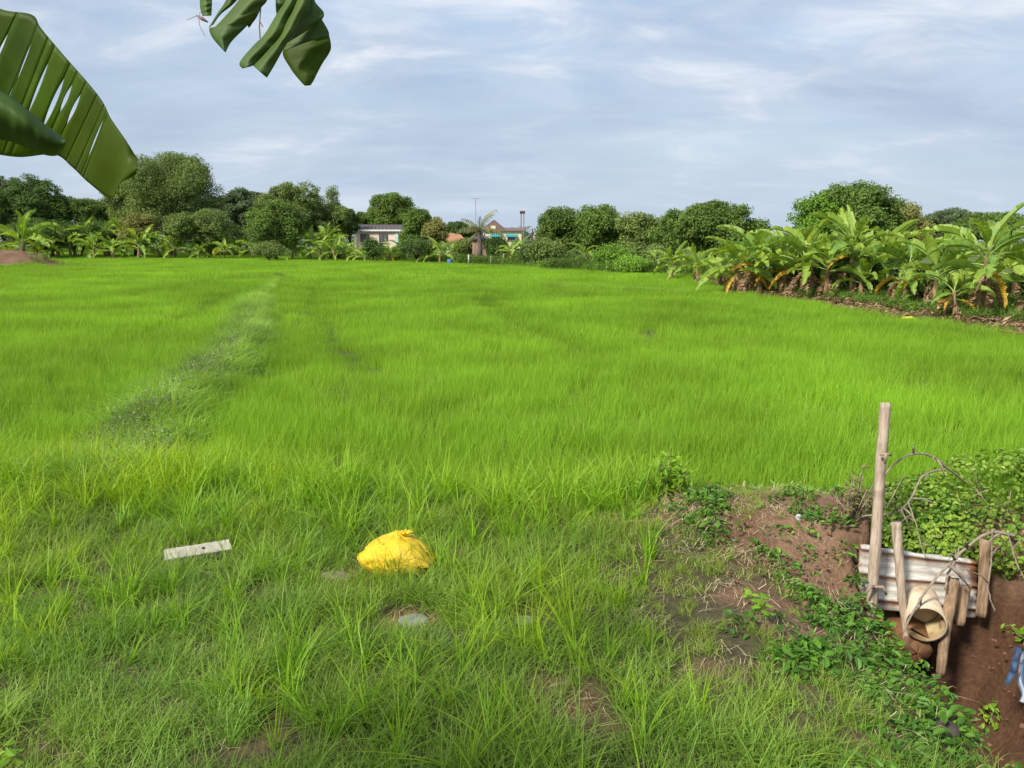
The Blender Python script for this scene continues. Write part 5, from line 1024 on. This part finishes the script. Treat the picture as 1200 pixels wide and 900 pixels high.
# slits placed by vein
sl = [(.345, .12, .42, .0030), (.335, .44, .62, .0016), (.425, .14, .58, .0028), (.482, .16, .66, .0042), (.507, .16, .46, .0036), (.540, .17, .56, .0038), (.685, .10, .72, .0034), (.655, .70, .80, .0010), (.40, .62, .72, .0010), (.60, .25, .31, .0010), (.23, .15, .5, .0024), (.70, .04, .10, .002)]
lf = loft('leaf', pA, pB, NL, pl1, 90, 22, .02, sl, .003, tint=(.1, .9))
rin = [(-70, -42, T1-.03), (-30, -8, T1-.03), (0, 17, T1-.03), (36, 15, T1-.012), (52, 47, T1-.03), (63, 62, T1-.035), (91, 92, T1-.035), (108, 112, T1-.035), (125, 130, T1-.03), (140, 152, T1-.02), (160, 190, T1-.01), (174, 236, T1-.0)]
loft('leaf_rim', pixel_curve(out_), pixel_curve(rin), NR, lf, 80, 8, .022, (), .003, tint=(.2, .8))
t2 = [(-140, 10, 1.36), (-60, 55, 1.36), (0, 93, 1.37), (27, 112, 1.38), (51, 133, 1.39), (70, 152, 1.40), (77, 161, 1.41)]
b2 = [(-140, 150, 1.38), (-60, 156, 1.38), (0, 163, 1.38), (27, 171, 1.39), (48, 180, 1.40), (66, 182, 1.41), (76, 171, 1.41)]
m2 = [(-140, 32, 1.31), (-60, 72, 1.31), (0, 106, 1.32), (26, 124, 1.33), (49, 143, 1.35), (68, 157, 1.38), (77, 163, 1.405)]
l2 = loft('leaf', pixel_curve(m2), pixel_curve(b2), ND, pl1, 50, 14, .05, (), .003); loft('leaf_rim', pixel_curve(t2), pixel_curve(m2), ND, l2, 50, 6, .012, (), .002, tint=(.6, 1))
def ostem(pl, h, seed):
    mb = MB(); mb.tube([(0, 0, -.2), (.02, 0, .6), (.0, .03, 1.4), (0, 0, h)], [.15, .13, .11, .07], 12, 0, True, .04, random.Random(seed)); mb.build('pseudostem', BS, pl, True)
ostem(pl1, 2.3, 1)
def petiole(pl, pts):
    mb = MB(); P0 = [np.array(p)-np.array(pl.location) for p in pts]; mb.tube([cr_(P0, k/12) for k in range(13)], [.028-.018*k/12 for k in range(13)], 8); mb.build('petiole', BR, pl, True)
petiole(pl1, [(-2.35, .75, 2.4), (-2.1, .95, 2.9), (-1.5, 1.3, 2.95), tuple(D(-70, -55, T1+.02))]); petiole(pl1, [(-2.35, .75, 2.35), (-2.0, .9, 2.6), (-1.4, 1.15, 2.65), tuple(D(-140, 30, 1.33))])
for i, (az, key, s_) in enumerate([(4.4, 'arch', 1.1), (5.3, 'arch', 1.0)]):  # leaves out of view, added to shade the foreground
    o = link('leaf', POOL[key][i % 3], pl1); o.location = (0, 0, 2.2); o.rotation_euler = (0, 0, az); o.scale = (s_,)*3
pl2 = empty('overhanging_banana_plant', (-1.1, -.55, .2), 'banana plant whose torn green leaf tip hangs from the top of the picture', 'banana plant')
ostem(pl2, 2.6, 2)
def zc_(L, t): return [D(x/6.667+220, y/6.667, t+(dt[0] if dt else 0)) for x, y, *dt in L]
hl = empty('tmp', (0, 0, 0)); bpy.data.objects.remove(hl)
T2 = 1.35
def strip(A, B, t, bulge=.01, tint=(.2, .8), wave=.002, nu=30, mat=NG): return loft('leaf_strip', zc_(A, t), zc_(B, t), mat, pl2, nu, 8, bulge*.8, (), wave, tint=tint, fold=1.2, th=.0008)
strip([(95, -160), (95, 0), (100, 70), (117, 125)], [(200, -160), (190, 0), (188, 60), (185, 120)], T2+.05)
strip([(340, -160), (300, 0), (230, 110), (165, 215)], [(450, -160), (386, 0), (260, 108), (200, 190)], T2+.03, tint=(0, .3))
strip([(470, -160), (400, 0), (225, 200), (170, 222), (195, 295), (288, 402)], [(700, -160), (622, 0), (570, 65), (475, 190), (345, 320), (295, 408)], T2, .02)
strip([(560, -60), (540, 60), (470, 170), (462, 185)], [(590, -60), (560, 90), (500, 190), (478, 218)], T2+.02, .004, (0, .2))
strip([(850, -160), (770, 0), (700, 105), (600, 270), (520, 350), (408, 485), (430, 535)], [(900, -160), (850, 0), (780, 150), (720, 280), (640, 370), (545, 470), (500, 515)], T2-.04, .012)
strip([(900, -160), (850, 0), (780, 150), (720, 280), (640, 370), (545, 470), (508, 512)], [(1010, -160), (962, 0), (885, 165), (800, 295), (738, 400), (660, 540), (618, 606)], T2-.04, .014, (.4, 1))
strip([(960, -160), (950, 0), (860, 170), (780, 330)], [(1010, -160), (990, 0), (1062, 132), (850, 290)], T2-.02, .012, (.1, .5))
strip([(680, -160), (686, 0), (692, 95), (700, 110)], [(800, -160), (765, 0), (722, 75), (704, 110)], T2+.02, .004, (0, .2))
strip([(1000, 120), (790, 320), (750, 372), (745, 400)], [(1040, 140), (1105, 270), (1010, 300), (800, 375)], T2+.0, .008, (.3, .7))
strip([(900, 310), (745, 395), (800, 530), (900, 655), (935, 668)], [(1105, 275), (1118, 385), (1050, 500), (985, 625), (960, 665)], T2+.03, .01, (0, .3), mat=NL)
mb = MB(); mb.tube([D(570/6.667+220, 60/6.667, T2), D(560/6.667+220, 200/6.667, T2), D(565/6.667+220, 300/6.667, T2)], .0012, 4).tube([D(560/6.667+220, 160/6.667, T2), D(588/6.667+220, 212/6.667, T2)], .001, 4)
mb.v = [tuple(np.array(v)-np.array(pl2.location)) for v in mb.v]; mb.build('leaf_thread', M['twig'], pl2)
petiole(pl2, [(-1.1, -.55, 2.8), (-.9, .1, 3.25), (-.6, .8, 3.2), tuple(D(340, -60, T2))])
for i, (az, key, s_) in enumerate([(3.6, 'mid', 1.0), (4.9, 'arch', 1.0)]):  # two more unseen leaves, added for their shade on the foreground
    o = link('leaf', POOL[key][i % 3], pl2); o.location = (0, 0, 2.5); o.rotation_euler = (0, 0, az); o.scale = (s_,)*3
# little insect by the torn leaf
q = D(237, 22, T2+.04); e = empty('insect', tuple(q), 'small brown long-legged insect hanging beside the torn leaf', 'insect'); MI = plain('insect_shell', (.22, .12, .10), .4)
MB().tube([(-.010, 0, .006), (0, 0, 0), (.010, 0, -.006)], [.001, .0032, .001], 8).build('body', MI, e, True)
for i, (a, b) in enumerate([((-.012, .0, .004), (-.028, 0, -.002)), ((-.006, 0, -.010), (.003, 0, -.030)), ((-.004, 0, .010), (.002, 0, .014))]): MB().tube([(-.008+.002*i, 0, .005), a, b], .0005, 4).build('leg', MI, e)
